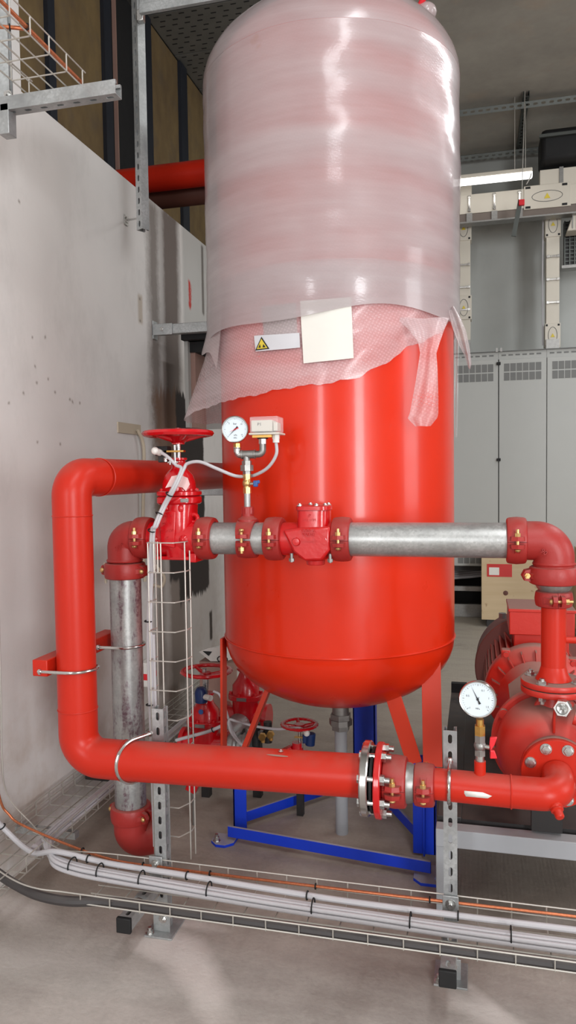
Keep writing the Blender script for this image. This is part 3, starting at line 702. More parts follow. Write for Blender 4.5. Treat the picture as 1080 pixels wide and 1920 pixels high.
# ------------------------------------------------------------------ gate valve
def handwheel(parent, c, R, r, nsp=5, tilt=None, dish=.02, mat='valve_red'):
    mb = MB(); nseg = 48; path = []; rings = []
    for k in range(nseg):
        a = 2*PI*k/nseg; q = V((math.cos(a), math.sin(a), 0)); rr = R+.0015*math.cos(a*24)
        rings.append([V(c)+q*(rr+r*1.25*math.cos(b))+V((0, 0, r*.8*math.sin(b))) for b in [2*PI*j/8 for j in range(8)]])
    mb.rings(rings, cap=False, close=True); w1 = mb.build('wheel_rim', mat, parent)
    for k in range(nsp):
        a = 2*PI*k/nsp+.35; q = V((math.cos(a), math.sin(a), 0))
        MB().tube([V(c)+q*.015+V((0, 0, -dish)), V(c)+q*(R*.5)+V((0, 0, -dish*.6)), V(c)+q*(R-.002)], lambda t: .011-.003*t, 8).build('spoke', mat, w1)
    MB().cyl(V(c)+V((0, 0, -dish-.016)), V(c)+V((0, 0, -dish+.014)), .023, seg=20).build('wheel_hub', mat, w1)
    return w1
gv = thing('gate_valve', 'bright crimson gate valve with handwheel, left on the upper pipe', 'valve', (ux(338), YU, ZU-.08))
gx = ux(338); G0 = V((gx, YU, ZU))
MB().cyl((ux(280), YU, ZU), (ux(398)-.02, YU, ZU), R4+.001, seg=36).cyl((ux(296), YU, ZU), (ux(375), YU, ZU), R4+.008, seg=36).build('pipe_body', 'valve_red', gv, bevel=.002)
MB().loft([(-.066, .045, .048, 3.5), (-.02, .050, .062, 3.5), (.05, .058, .062, 3.2), (.095, .06, .06, 3.0), (.105, .062, .06, 2.6), (.13, .066, .058, 2.4)], G0).build('valve_body', 'valve_red', gv, smooth=50)
MB().prism([(-.045, -.02), (.006, -.03), (.012, .1), (-.052, .1)], G0+V((0, -.058, 0)), (1, 0, 0), (0, 0, 1), .012).build('front_web', 'valve_red', gv, bevel=.003)
MB().loft([(.122, .070, .062, 3), (.128, .076, .068, 3), (.146, .076, .068, 3), (.150, .072, .064, 3)], G0).loft([(.152, .072, .065, 3), (.155, .076, .068, 3), (.166, .076, .068, 3), (.17, .07, .062, 3)], G0).build('bonnet_flange', 'valve_red', gv, smooth=45)
MB().loft([(.166, .060, .055, 2.4), (.2, .058, .052, 2.3), (.225, .05, .046, 2.1), (.243, .034, .034, 2), (.25, .026, .026, 2), (.276, .024, .024, 2), (.28, .03, .03, 2), (.287, .03, .03, 2)], G0).build('bonnet', 'valve_red', gv, smooth=50)
for k in range(6):
    a = 2*PI*k/6+.5; q = G0+V((.064*math.cos(a), .056*math.sin(a), .17)); MB().cyl(q, q+V((0, 0, .006)), .0075, seg=10).sphere(q+V((0, 0, .006)), .006, (1, 1, .6), 8, 5).build('bonnet_bolt', 'valve_red', gv)
for s_ in (-.030, .026): MB().sphere(G0+V((s_, -.054, .108)), .012, (1, .6, 1.3), 12, 8).build('boss', 'valve_red', gv)
for x_ in (ux(302), ux(357)):
    q = V((x_, YU-R4-.004, ZU-.0)); MB().lathe([(.017, 0), (.016, .007), (.009, .012), (.0085, .014), (.001, .017)], q, (0, -1, 0), 20).build('plug_boss', 'valve_red', gv)
# lifting eye on the right shoulder
e0 = G0+V((.062, -.02, .072))
MB().torus(e0, (0, 1, 0), .014, .0075, 20, 8).build('lifting_eye', 'valve_red', gv)
MB().prism([(-.03, -.06), (.03, -.06), (.012, -.016), (-.012, -.008)], e0+V((-.01, .004, 0)), (1, 0, 0), (0, 0, 1), .008).build('rib', 'valve_red', gv, bevel=.002)
MB().bb((ux(300), YU-.045, ZU-.075), (ux(372), YU+.045, ZU-.062)).bb((ux(363), YU-.05, ZU-.082), (ux(376), YU+.05, ZU-.05)).build('foot', 'valve_red', gv, bevel=.003)
for i, tx in enumerate(('DN100', 'PN16', 'GGG50', '4"')):
    text_mb(tx, .0155, G0+V((-.02, -.071, .082-i*.026)), (1, 0, .12), (-.12, 0, 1), .0014).build('raised_lettering', 'valve_red', gv)
o_ = MB().box(G0+V((.046, -.066, .137)), (.03, .004, .013)).build('nameplate', 'steel', gv, bevel=.001)
MB().cyl(G0+V((0, 0, .285)), G0+V((0, 0, .36)), .0085, seg=14).build('stem', 'zinc', gv)
zw = at(338, 813, Y=YU).z
handwheel(gv, (gx, YU, zw), .108, .0155, 5, dish=.022)
MB().loft([(-.034, .024, .024), (-.016, .04, .04), (-.004, .1, .1), (-.001, .1, .1), (-.008, .04, .04), (-.012, .02, .02)], (gx, YU, zw)).build('wheel_web', 'valve_red', gv, smooth=60)
MB().cyl((gx, YU, zw-.015), (gx, YU, zw+.02), .01).build('stem_nut', 'valve_red', gv)
# paper remnant on bonnet
cp = [(310, 915), (322, 893), (337, 890), (352, 896), (356, 908), (349, 921), (342, 914), (330, 912), (318, 913)]
pp = [at(x, y, Y=YU-.058) for x, y in cp]
mb = MB().rings([pp, [q+V((0, -.001, 0)) for q in pp]]); mb.build('masking_paper', 'tapepaper', gv)
# supervisory switch on the stem
sw = thing('valve_position_switch', 'black switch box with brass bracket beside the gate valve stem', 'switch', at(305, 880, Y=YU-.02))
q = at(306, 848, Y=YU-.02); MB().box(q+V((0, 0, .004)), (.046, .04, .034)).build('switch_body', 'black', sw, bevel=.002)
MB().box(q+V((.004, 0, -.024)), (.036, .03, .024)).build('switch_base', 'blackmetal', sw, bevel=.002)
MB().bar(q+V((.012, -.01, .002)), q+V((.085, -.01, .002)), .006, .02, up=(0, 1, 0)).build('bracket', 'brass', sw)
MB().bar(q+V((.02, 0, -.036)), q+V((.06, 0, -.036)), .006, .02, up=(0, 1, 0)).build('bracket', 'zinc', sw)
MB().cyl(q+V((.048, -.01, -.045)), q+V((.048, -.01, .024)), .004, seg=10).cyl(q+V((.03, -.01, -.045)), q+V((.03, -.01, -.03)), .004).build('threaded_rod', 'zinc', sw)
MB().cyl(q+V((-.004, -.018, -.002)), q+V((-.012, -.042, .004)), .012).sphere(q+V((-.012, -.042, .004)), .014, (1, 1, 1), 12, 8).build('cable_gland', 'white', sw)
MB().hexa(q+V((.016, -.016, -.034)), q+V((.016, -.016, -.02)), .007).build('nut', 'zinc', sw)

# ------------------------------------------------------------------ check valve
cv = thing('check_valve', 'bright red check valve with square bolted cover and raised lettering', 'valve', (ux(590), YU, ZU-.09))
cx = ux(590); C0 = V((cx, YU, ZU))
MB().cyl((ux(520), YU, ZU), (ux(638), YU, ZU), R4, seg=36).build('pipe_body', 'check_red', cv)
MB().loft([(-.073, .035, .035, 2), (-.062, .055, .05, 2.3), (-.035, .066, .060, 2.5), (0, .064, .062, 3), (.03, .056, .060, 3.6), (.05, .054, .056, 4), (.1, .054, .052, 4)], C0).build('valve_body', 'check_red', cv, smooth=50)
wp = [(at(x, y, Y=YU-.05).x-cx, at(x, y, Y=YU-.05).z-ZU) for x, y in ((532, 994), (562, 989), (620, 987), (621, 1030), (605, 1050), (573, 1051), (552, 1034))]
MB().prism(wp, C0+V((0, .02, 0)), (1, 0, 0), (0, 0, 1), .088).build('shoulder_body', 'check_red', cv, bevel=.008)
MB().loft([(-.088, .031, .03, 2), (-.066, .034, .033, 2)], C0+V((.003, 0, 0))).build('drain_boss', 'check_red', cv, bevel=.002)
MB().loft([(.1, .056, .054, 5), (.101, .056, .054, 5)], C0).build('gasket', 'black', cv)
MB().loft([(.101, .057, .055, 5), (.113, .057, .055, 5), (.117, .05, .048, 4)], C0).build('cover', 'check_red', cv, smooth=40)
for x_, y_ in ((-.042, -.04), (.016, -.04), (.042, -.02), (-.02, .03), (.042, .04)):
    bolt(cv, C0+V((x_, y_, .115)), (0, 0, 1), .0075, .009, name='cover_bolt')
MB().lathe([(.014, 0), (.014, .008), (.012, .012), (.001, .013)], C0+V((-.048, -.066, -.004)), (0, -1, 0), 18).build('side_plug', 'check_red', cv)
MB().lathe([(.010, 0), (.010, .008), (.008, .012), (.001, .013)], C0+V((.052, -.055, .006)), (.5, -1, .2), 6).build('side_plug', 'check_red', cv)
for i, (tx, sz, zz_) in enumerate((('4"', .014, .082), ('114.3MM', .0125, .068), ('CHECK', .0155, .044), ('VALVE', .0145, .030))):
    text_mb(tx, sz, C0+V((-.006, -.0545 if zz_ > .05 else -.0715, zz_ if zz_ > .05 else zz_-.010)), (1, 0, 0), (0, 0, 1), .0014).build('raised_lettering', 'check_red', cv)
a = C0+V((-.03, -.071, .0)); MB().bar(a, a+V((.045, 0, 0)), .003, .003).prism([(0, -.004), (.008, 0), (0, .004)], a+V((.043, 0, 0)), (1, 0, 0), (0, 0, 1), .003).build('flow_arrow', 'check_red', cv)
for x_ in (ux(553), ux(624)):
    MB().cyl((x_, YU-.05, ZU-.075), (x_, YU-.05, ZU-.045), .006).hexa((x_, YU-.05, ZU-.072), (x_, YU-.05, ZU-.062), .01).build('stud', 'steel', cv)

# ------------------------------------------------------------------ right elbow and pump discharge
XD = at(1038, 1200, Y=YU).x
zc1 = at(1035, 1078, Y=YU).z; zc2 = at(1035, 1122, Y=YU).z; zr = at(1035, 1101, Y=YU).z
el = thing('discharge_elbow', 'dusty red grooved elbow at right end turning down to the pump', 'pipe elbow', (XD, YU, zc1))
MB().tube(fillet([(ux(968), YU, ZU), (XD, YU, ZU), (XD, YU, zc1)], .1, 14), R4+.005, 40).build('bend', 'coupling_red', el)
MB().torus((XD, YU, zc1+.037), (0, 0, 1), R4+.003, .006, 32, 6).build('rim', 'coupling_red', el)
text_mb('90', .02, (XD-.035, YU-R4-.0055, ZU-.03), (1, 0, -.8), (.8, 0, 1), .0012).build('raised_mark', 'coupling_red', el)
coupling((XD, YU, zc1), (0, 0, -1), (-1, -.1, 0), R4+.002, 'large red coupling under the elbow at right', .056)
MB_ = MB().lathe([(R4-.001, .02), (R4-.002, .004), (R4-.012, -.012), (.041, -.02), (.041, -.035)], (XD, YU, zr), seg=36)
tag(MB_.build('concentric_reducer', 'steel'), 'silver grey reducer ring between the two red couplings above the pump', 'pipe reducer')
coupling((XD, YU, zc2), (0, 0, -1), (.15, -1, 0), .040, 'small red coupling with yellow bolt on the pump outlet pipe', .05)
zf = at(1045, 1286, Y=YU).z
rp = thing('discharge_pipe', 'glossy red vertical pump outlet pipe with a bolted bottom flange', 'pipe', (XD, YU, zf))
MB().cyl((XD, YU, zf+.01), (XD, YU, zc2+.005), .0385, seg=36).build('pipe', 'pipe_red', rp)
MB().lathe([(.0385, .06), (.046, .035), (.056, .018)], (XD, YU, zf+.004), seg=36).build('weld_neck', 'pipe_red', rp)
MB().lathe([(.03, .004), (.1, .004), (.101, .007), (.101, .018), (.099, .021), (.04, .021)], (XD, YU, zf), seg=48).build('flange', 'pump_red', rp)
for k in range(4):
    a = PI/4+PI/2*k+.25; q = V((XD+.078*math.cos(a), YU+.078*math.sin(a), zf+.021)); bolt(rp, q, (0, 0, 1), .013, .018)
MB().cyl((XD+.03, YU, at(1070, 1200, Y=YU).z), (XD+.3, YU, at(1070, 1200, Y=YU).z), .011).build('branch_pipe', 'pipe_red', rp)

# ------------------------------------------------------------------ pump and motor
pc = at(1044, 1452, Y=2.31); PX, PZ = pc.x, pc.z
pump = thing('fire_pump', 'red centrifugal pump with dusty volute casing at the right edge', 'pump', (PX, 2.5, .33))
ax = (0, 1, 0)
def plathe(prof, name, mat='pump_red', seg=56, **k): return MB().lathe([(r, h) for r, h in prof], (PX, 0, PZ), ax, seg).build(name, mat, pump, **k)
plathe([(.06, 2.352), (.072, 2.375), (.092, 2.392), (.124, 2.408), (.148, 2.43), (.162, 2.46), (.169, 2.50), (.169, 2.55), (.165, 2.565)], 'volute', smooth=60)
plathe([(.06, 2.566), (.178, 2.566), (.184, 2.571), (.184, 2.597), (.178, 2.602), (.06, 2.602)], 'back_plate')
plathe([(.05, 2.332), (.101, 2.332), (.103, 2.335), (.103, 2.352), (.101, 2.355), (.05, 2.355)], 'suction_flange')
plathe([(.12, 2.60), (.13, 2.68), (.1, 2.76), (.095, 2.9), (.11, 3.0), (.15, 3.08)], 'bearing_bracket')
for k in range(8):
    a = 2*PI*k/8+.2; q = V((PX+.172*math.cos(a), 2.566, PZ+.172*math.sin(a))); MB().cyl(q+V((0, .004, 0)), q+V((0, -.016, 0)), .016).build('rim_lug', 'pump_red', pump)
# discharge neck, ribs
MB().lathe([(.07, .10), (.055, .14), (.045, .19), (.045, zf-PZ-.018), (.1, zf-PZ-.018), (.101, zf-PZ-.015), (.101, zf-PZ-.003), (.099, zf-PZ)], (XD, YU, PZ), seg=40).build('discharge_neck', 'pump_red', pump)
MB().prism([(-.075, .135), (-.03, .20), (-.03, .12)], (XD, YU-.01, PZ), (1, 0, 0), (0, 0, 1), .02).build('rib', 'pump_red', pump, bevel=.002)
MB().prism([(0, 0), (.06, 0), (0, .085)], (PX-.005, 2.385, PZ+.098), (0, 1, .0), (0, -.25, 1), .008).build('rib', 'pump_red', pump, bevel=.002)
MB().bb((PX-.05, 2.62, .325), (PX+.05, 2.66, PZ-.1)).build('foot', 'blackmetal', pump)
for k in range(4):
    a = PI/4+PI/2*k+.25; q = V((XD+.078*math.cos(a), YU+.078*math.sin(a), zf-.018)); bolt(pump, q, (0, 0, -1), .012, .024, name='flange_nut')
# silver socket at right
q = at(1056, 1327, Y=2.36); dd = V((-.25, -1, .15)).normalized()
MB().lathe([(.012, 0), (.012, .03), (.023, .03), (.023, .05)], q-dd*.05, dd, 16).build('nipple', 'steel', pump)
mb = MB(); x_, y_, z_ = basis(dd); rs = []
for rr, hh, s_ in ((.024, 0, 6), (.026, .004, 6), (.026, .02, 6), (.023, .024, 6), (.018, .024, 6), (.0165, .012, 6), (.009, .008, 6), (.001, .0, 6)):
    rs.append([q+dd*hh+x_*(rr*math.cos(2*PI*k/24))*(1 if hh > .01 and rr < .02 else 1/math.cos((((k/24*6) % 1)-.5)*PI/3)*.93)+y_*(rr*math.sin(2*PI*k/24))*(1 if hh > .01 and rr < .02 else 1/math.cos((((k/24*6) % 1)-.5)*PI/3)*.93) for k in range(24)])
mb.rings(rs).build('hex_socket', 'zinc', pump)
MB().cyl(q-dd*.02, (q.x+.03, YU-.02, q.z-.02), .016).build('socket_pipe', 'pump_red', pump)
MB().tube([q+V((.03, .0, -.03)), q+V((.09, -.01, -.045)), q+V((.2, -.01, -.05))], .02, 12).build('balance_pipe', 'pump_red', pump)
# coupling guard + sticker plate
for pts_, nm, mt in (([(953, 1284), (995, 1252), (1003, 1276), (957, 1319)], 'coupling_guard', 'bracket_brown'), ([(957, 1319), (1003, 1277), (1010, 1305), (962, 1330)], 'guard_label', 'whitelabel')):
    g_ = [at(x, y, Y=2.78) for x, y in pts_]; MB().rings([g_, [q+V((0, .006, 0)) for q in g_]]).build(nm, mt, pump)
mt_ = thing('electric_motor', 'dusty red finned electric motor with terminal box behind the pump', 'motor', (PX, 3.4, .33))
def mlathe(prof, name, mat='pump_red', seg=56, **k): return MB().lathe([(r_*.83, h_) for r_, h_ in prof], (PX, 0, PZ), ax, seg).build(name, mat, mt_, **k)
mlathe([(.1, 3.085), (.12, 3.07), (.16, 3.085), (.2, 3.12), (.232, 3.14), (.24, 3.15), (.242, 3.19), (.235, 3.2), (.1, 3.2)], 'end_shield', smooth=45)
mlathe([(.19, 3.19), (.192, 3.56)], 'stator_frame')
mlathe([(.2, 3.54), (.284, 3.54), (.289, 3.545), (.289, 3.58), (.28, 3.60), (.28, 3.75), (.25, 3.79), (.05, 3.79)], 'fan_cowl', 'cowl')
for k in range(20):
    a = 2*PI*k/20; c_, s_ = math.cos(a), math.sin(a)
    mb = MB().rings([[V((PX+c_*r_+s_*w_, 3.142+.0, PZ+s_*r_-c_*w_)) for r_, w_ in ((.11, -.004), (.185, -.004), (.185, .004), (.11, .004))], [V((PX+c_*r_+s_*w_, 3.05+.05*(r_ > .17), PZ+s_*r_-c_*w_)) for r_, w_ in ((.115, -.002), (.178, -.002), (.178, .002), (.115, .002))]])
    mb.build('shield_rib', 'pump_red', mt_)
for k in range(44):
    a = 2*PI*k/44
    if 1.15 < a < 2.0: continue
    c_, s_ = math.cos(a), math.sin(a); r0, r1 = .155, .200
    mb = MB().rings([[V((PX+c_*r_+s_*w_, y_, PZ+s_*r_-c_*w_)) for r_, w_ in ((r0, -.004), (r1, -.003), (r1, .003), (r0, .004))] for y_ in (3.21, 3.54)])
    mb.build('cooling_fin', 'pump_red', mt_)
for a in (.75, 2.2, 3.4, 5.2):
    q = V((PX+.196*math.cos(a), 3.165, PZ+.196*math.sin(a))); MB().box(q, (.035, .045, .035)).build('bolt_lug', 'pump_red', mt_, bevel=.004)
    MB().cyl(q+V((0, -.022, 0)), q+V((0, -.032, 0)), .011, seg=12).build('bolt', 'pump_red', mt_)
b0 = at(955, 1190, Y=3.25); b1 = at(955, 1148, Y=3.25)
MB().bb((b0.x, 3.25, b0.z), (b0.x+.26, 3.5, b1.z+.008)).build('terminal_box', 'pump_red', mt_, bevel=.004)
MB().bb((b0.x-.004, 3.246, b1.z+.002), (b0.x+.264, 3.504, b1.z+.016)).build('box_lid', 'pump_red', mt_, bevel=.003)
MB().bb((b0.x+.02, 3.27, PZ+.13), (b0.x+.24, 3.48, b0.z+.002)).build('box_neck', 'pump_red', mt_, bevel=.004)
for s_ in (-.1, .1): MB().bb((PX+s_-.03, 3.22, .325), (PX+s_+.03, 3.5, PZ-.11)).build('foot', 'pump_red', mt_)
q = at(942, 1155, Y=3.56); MB().hexa((q.x, 3.57, q.z-.012), (q.x, 3.57, q.z+.012), .018).build('eye_nut', 'steel', mt_)
# skid + grey frame
sk = thing('pump_skid', 'black steel base under the pump and motor', 'base', (.2, 3.3, .2))
xs0 = at(838, 1380, Z=.3).x
MB().bb((xs0, 2.66, .24), (xs0+.085, 4.4, .33)).build('side_beam', 'blackmetal', sk, bevel=.003)
MB().bb((xs0+.085, 2.66, .29), (.75, 4.0, .325)).build('deck_plate', 'blackmetal', sk)
for y_ in (2.7, 3.4, 4.1): MB().bb((xs0+.0, y_, .0), (xs0+.07, y_+.07, .24)).build('leg', 'blackmetal', sk)
MB().bb((.6, 3.9, 0), (.67, 3.97, .29)).build('leg', 'blackmetal', sk)
q = at(857, 1305, Y=4.2); q2 = at(857, 1330, Y=4.2)
MB().bb((xs0+.0, 4.2, .32), (xs0+.085, 4.24, q.z+.07)).build('end_plate', 'black', sk, bevel=.002)
for z_ in (.02, -.05): MB().cyl((xs0+.065, 4.2, q.z+z_), (xs0+.065, 4.195, q.z+z_), .006).build('bolt', 'white', sk)
gf = thing('pump_support_frame', 'light grey painted steel beam frame under the pump', 'frame', (.2, 2.65, 0))
xb = at(829, 1600, Y=2.62).x
MB().bb((xb-.02, 2.58, .255), (.95, 2.64, .318)).build('front_beam', 'greybeam', gf, bevel=.003)
MB().bb((xb-.02, 2.59, 0), (xb+.03, 2.64, .255)).build('leg', 'greybeam', gf, bevel=.003)
MB().bb((.85, 2.59, 0), (.9, 2.64, .255)).build('leg', 'greybeam', gf, bevel=.003)
MB().bb((xb+.03, 2.64, .285), (.95, 2.68, .3)).build('top_lip', 'greybeam', gf)

# ------------------------------------------------------------------ suction pipe, joints
xs = lx(812)
sp_ = thing('suction_pipe', 'red suction pipe with welded elbow bolted to the pump flange', 'pipe', (0, YL, ZL-.07))
RS = .0455; zs = at(845, 1472, Y=YL).z
MB().cyl((xs, YL, zs), (at(958, 1475, Y=YL).x, YL, zs-.004), RS, seg=40).build('pipe', 'pipe_red', sp_)
xw = at(958, 1475, Y=YL).x
MB().tube(fillet([(xw, YL, zs-.004), (PX, YL, PZ-.018), (PX, 2.31, PZ)], .1, 14), RS, 40).build('elbow', 'pipe_red', sp_)
MB().torus((xw, YL, zs-.004), (1, 0, 0), RS+.0005, .0028, 40, 6).build('weld_bead', 'pipe_red', sp_)
MB().lathe([(.04, 2.310), (.101, 2.310), (.103, 2.313), (.103, 2.328), (.101, 2.331), (.04, 2.331)], (PX, 0, PZ), ax, 48).build('flange', 'pipe_red', sp_)
for k in range(8):
    a = 2*PI*(k+.5)/8; q = V((PX+.081*math.cos(a), 2.310, PZ+.081*math.sin(a)))
    MB().cyl(q, q+V((0, -.003, 0)), .017, seg=20).lathe([(.0145, .003), (.0145, .010), (.012, .013), (.001, .014)], q, (0, -1, 0), 6).build('bolt', 'zinc', sp_)
q = at(1043, 1515, Y=YL-.03); dd = V((.35, -1, -.7)).normalized()
MB().lathe([(.019, -.012), (.019, .0), (.016, .003), (.018, .006), (.018, .009), (.013, .012), (.0125, .028), (.010, .031), (.001, .032)], q, dd, 16).build('drain_plug', 'pipe_red', sp_)
q = at(900, 1452, Y=YL); MB().cyl((q.x, YL, zs+RS-.01), (q.x, YL, zs+RS+.034), .0165).build('threaded_socket', 'pipe_red', sp_)
mb = MB(); pts = []
for j, (xa, xb_) in enumerate(((871, 905), (871, 922), (874, 914))):
    ang = math.radians(12-10*j)
    pts.append([V((at(x, 1480, Y=YL).x, YL-(RS+.0008)*math.cos(ang), zs-.004-(RS+.0008)*math.sin(-ang))) for x in (xa, (xa+xb_)/2, xb_)])
vs = [p for r in pts for p in r]; fs = [(0, 1, 4, 3), (1, 2, 5, 4), (3, 4, 7, 6), (4, 5, 8, 7)]
o = MB().add(vs, fs).build('paint_chip', 'white', sp_); sm = o.modifiers.new('s', 'SOLIDIFY'); sm.thickness = .0005
# flanged joint
xf1 = lx(689); xf2 = lx(706)
coupling((lx(741), YL, ZL), (1, 0, 0), (0, -1, 0), R5-.006, 'large red coupling right of the bolted flange pair', .07)
cR = MB().lathe([(.055, -.02), (.062, 0), (.058, .018), (.046, .045), (.044, .06)], (lx(758), YL, ZL-.001), (1, 0, 0), 36)
tag(cR.build('silver_reducer', 'steel'), 'silver grey cone reducer between the two red couplings on the lower pipe', 'pipe reducer')
coupling((lx(796), YL, ZL-.003), (1, 0, 0), (0, -1, 0), RS-.001, 'small red coupling with yellow bolt end on the lower pipe', .06)
fj = thing('flange_adapter', 'red pipe flange with short spigot and zinc bolts on the lower pipe', 'flange', (xf2, YL, ZL-.12))
MB().lathe([(.05, -.004), (.108, -.004), (.111, -.001), (.111, .012), (.108, .015), (.06, .015)], (xf2+.006, YL, ZL), (1, 0, 0), 56).build('flange_disc', 'check_red', fj)
MB().cyl((xf2+.01, YL, ZL), (lx(735), YL, ZL), R5-.004, seg=40).build('spigot', 'check_red', fj)
MB().lathe([(.03, 0), (.096, 0), (.096, .008), (.03, .008)], (xf1+.016, YL, ZL), (1, 0, 0), 48).build('gasket', 'black', fj)
for k in range(8):
    a = 2*PI*(k+.5)/8; q = V((xf2+.021, YL+.0915*math.cos(a), ZL+.0915*math.sin(a)))
    MB().hexa(q, q+V((.013, 0, 0)), .015).cyl(q+V((.012, 0, 0)), q+V((.028, 0, 0)), .0085, seg=12).build('nut', 'zinc', fj)
    q = V((xf1-.022, YL+.0915*math.cos(a), ZL+.0915*math.sin(a)))
    MB().hexa(q+V((.004, 0, 0)), q+V((.016, 0, 0)), .014).cyl(q+V((.012, 0, 0)), q+V((.05, 0, 0)), .008, seg=10).build('bolt', 'zinc', fj)
# big red welded pipe run
rr_ = thing('red_pipe_run', 'large red welded pipe rising at left, bending low and running right', 'pipe', (-1.0, YL, ZL-.07))
xv = -1.287; YV = 2.2
zt = 1.553
zb_ = at(200, 1424, Y=YL).z
path_low = [(xv, YV, 1.0), (xv+.008, YV, .632+.0), (xf1, YL, ZL)]
a1 = V((xv, YV, .624+.163)); b1_ = V((xv+.163, YL, .624))
MB().cyl((xv, YV, zt-.125), a1, R5, seg=48).build('vertical_pipe', 'pipe_red', rr_)
MB().tube(fillet([a1, (xv, YV, .624), b1_], .160, 18), R5, 48).build('lower_elbow', 'pipe_red', rr_)
MB().cyl(b1_, (xf1-.01, YL, ZL+.008), R5, seg=48).build('horizontal_pipe', 'pipe_red', rr_)
MB().tube(fillet([(xv, YV, zt-.125), (xv, YV, zt), (xv+.03, YV+.125, zt)], .12, 16), R5, 48).build('upper_elbow', 'pipe_red', rr_)
MB().cyl((xv+.03, YV+.125, zt), (xv+.06, 3.9, zt), R5, seg=48).build('rear_pipe', 'pipe_red', rr_)
for c_, a_ in ((a1, (0, 0, 1)), (b1_, (1, 0, 0)), (V((xv, YV, zt-.125)), (0, 0, 1)), (V((xv+.03, YV+.125, zt)), (0, 1, 0))):
    MB().torus(c_, a_, R5+.0003, .0022, 48, 6).build('weld_bead', 'pipe_red', rr_)
MB().lathe([(R5-.01, -.012), (.106, -.012), (.110, -.008), (.110, .008), (.106, .012), (.04, .012)], (xf1, YL, ZL+.003), (1, 0, 0), 56).build('steel_flange', 'chrome', rr_, label='bare silver steel flange on the pipe end')
q = at(527, 1411, Y=YL); MB().sphere((q.x, YL-.01, ZL+R5-.004), .02, (2.8, 1.2, .12), 16, 8).build('dust_patch', 'bracket_brown', rr_)
MB().torus((q.x+.003, YL-.012, ZL+R5+.006), (0, 0, 1), .006, .002, 16, 6).build('eyelet', 'chrome', rr_)
MB().bb((xv-.0, 3.86, zt-.03), (xv+.06, 3.9, zt+.03)).build('pipe_end', 'pipe_red', rr_)

# ------------------------------------------------------------------ U bolts
def ubolt(c, ax_, back, r, label, leg=.06, rod=.0055, nuts=True):
    ax_, back = V(ax_).normalized(), V(back).normalized(); s_ = ax_.cross(back); c = V(c); R = r+rod+.0005
    t = thing('u_bolt', label, 'bracket', c-back*0)
    pts = [c+s_*R+back*leg]+[c+s_*(R*math.cos(a))-back*(R*math.sin(a)) for a in [PI*k/20 for k in range(21)]]+[c-s_*R+back*leg]
    MB().tube(pts, rod, 10).build('rod', 'chrome', t)
    for q in (1, -1):
        p = c+s_*q*R+back*(leg-.012); MB().hexa(p, p+back*.008, .010).build('nut', 'zinc', t)
    return t
# posts
def post(px_, base, top, label):
    x = base.x; y = base.y; t = thing('strut_post', label, 'support post', (x, y, 0))
    strut_mb((x, y, .006), (x, y, top), (0, -1, 0), sideslots=True, slot=(.012, .028)).build('channel', 'strut', t, smooth=30)
    mb = MB().bb((x-.05, y-.06, 0), (x+.05, y+.06, .006)).bb((x-.03, y-.0265, .006), (x+.03, y-.021, .07))
    mb.build('base_bracket', 'strut', t, bevel=.001); bolt(t, (x-.035, y-.045, .006), (0, 0, 1), .010, .022); bolt(t, (x+.005, y-.0265, .05), (0, -1, 0), .010, .01)
    return t
pLb = V((at(306, 1600, Y=2.31).x, 2.31, 0)); pRb = V((at(845, 1600, Y=2.285).x, 2.285, 0))
zt1 = at(306, 1330, Y=2.29).z; zt2 = at(845, 1370, Y=2.265).z
post(306, pLb, zt1, 'slotted galvanised steel post at left holding the lower red pipe')
post(845, pRb, zt2, 'slotted galvanised steel post at right in front of the vessel stand')
ubolt((pLb.x-.045, YL, .6265), (1, -.5, .0), (.5, 1, 0), R5, 'chrome u bolt around the lower red pipe on the left post', .075, .0062)
ubolt((pRb.x, YL, zs), (1, 0, 0), (0, 1, 0), RS, 'chrome u bolt around the suction pipe on the right post', .062, .0055)
# arms carrying the tray
def arm(x, yb, yf, z, label):
    t = thing('tray_support', label, 'bracket arm', (x, yb, z-.04))
    strut_mb((x, yb, z-.0205), (x, yf, z-.0205), (0, 0, 1), slot=(.013, .028)).build('channel', 'strut', t, smooth=30)
    MB().box((x, yf-.003, z-.0205), (.048, .014, .048)).build('end_cap', 'black', t, bevel=.003)
    MB().bb((x-.024, yb+.0, z-.045), (x+.024, yb+.006, z+.075)).build('back_plate', 'strut', t, bevel=.002)
    bolt(t, (x, yb+.0, z+.05), (0, -1, 0), .011, .014); bolt(t, (x, (yb+yf)/2-.02, z), (0, 0, 1), .010, .008)
    return t
armL = arm(pLb.x-.015, 2.278, 2.045, .192, 'slotted steel arm with black end cap on the left post')
armR = arm(pRb.x, 2.256, 2.02, .192, 'slotted steel arm with black end cap on the right post')

# red square tube with pipe clamps
q0 = at(74, 1262, Y=2.1)
xq = xv-R5-.030
sq = thing('red_square_bracket', 'red square tube bracket on left wall behind the red pipe', 'bracket', (xq, 2.4, 1.04))
zq = at(75, 1261, Y=2.08).z
MB().bb((xq-.026, 2.13, zq-.028), (xq+.028, 2.62, zq+.026)).build('square_tube', 'pipe_red', sq, bevel=.003)
ubolt((xv, YV, zq-.012), (0, 0, 1), (-1, 0, 0), R5, 'chrome u bolt around the vertical red pipe at left', .10, .0055)
ubolt((XG, YU, zq-.0), (0, 0, 1), (-1, 0, 0), R4, 'chrome u bolt around the vertical galvanised pipe', .09, .0055)

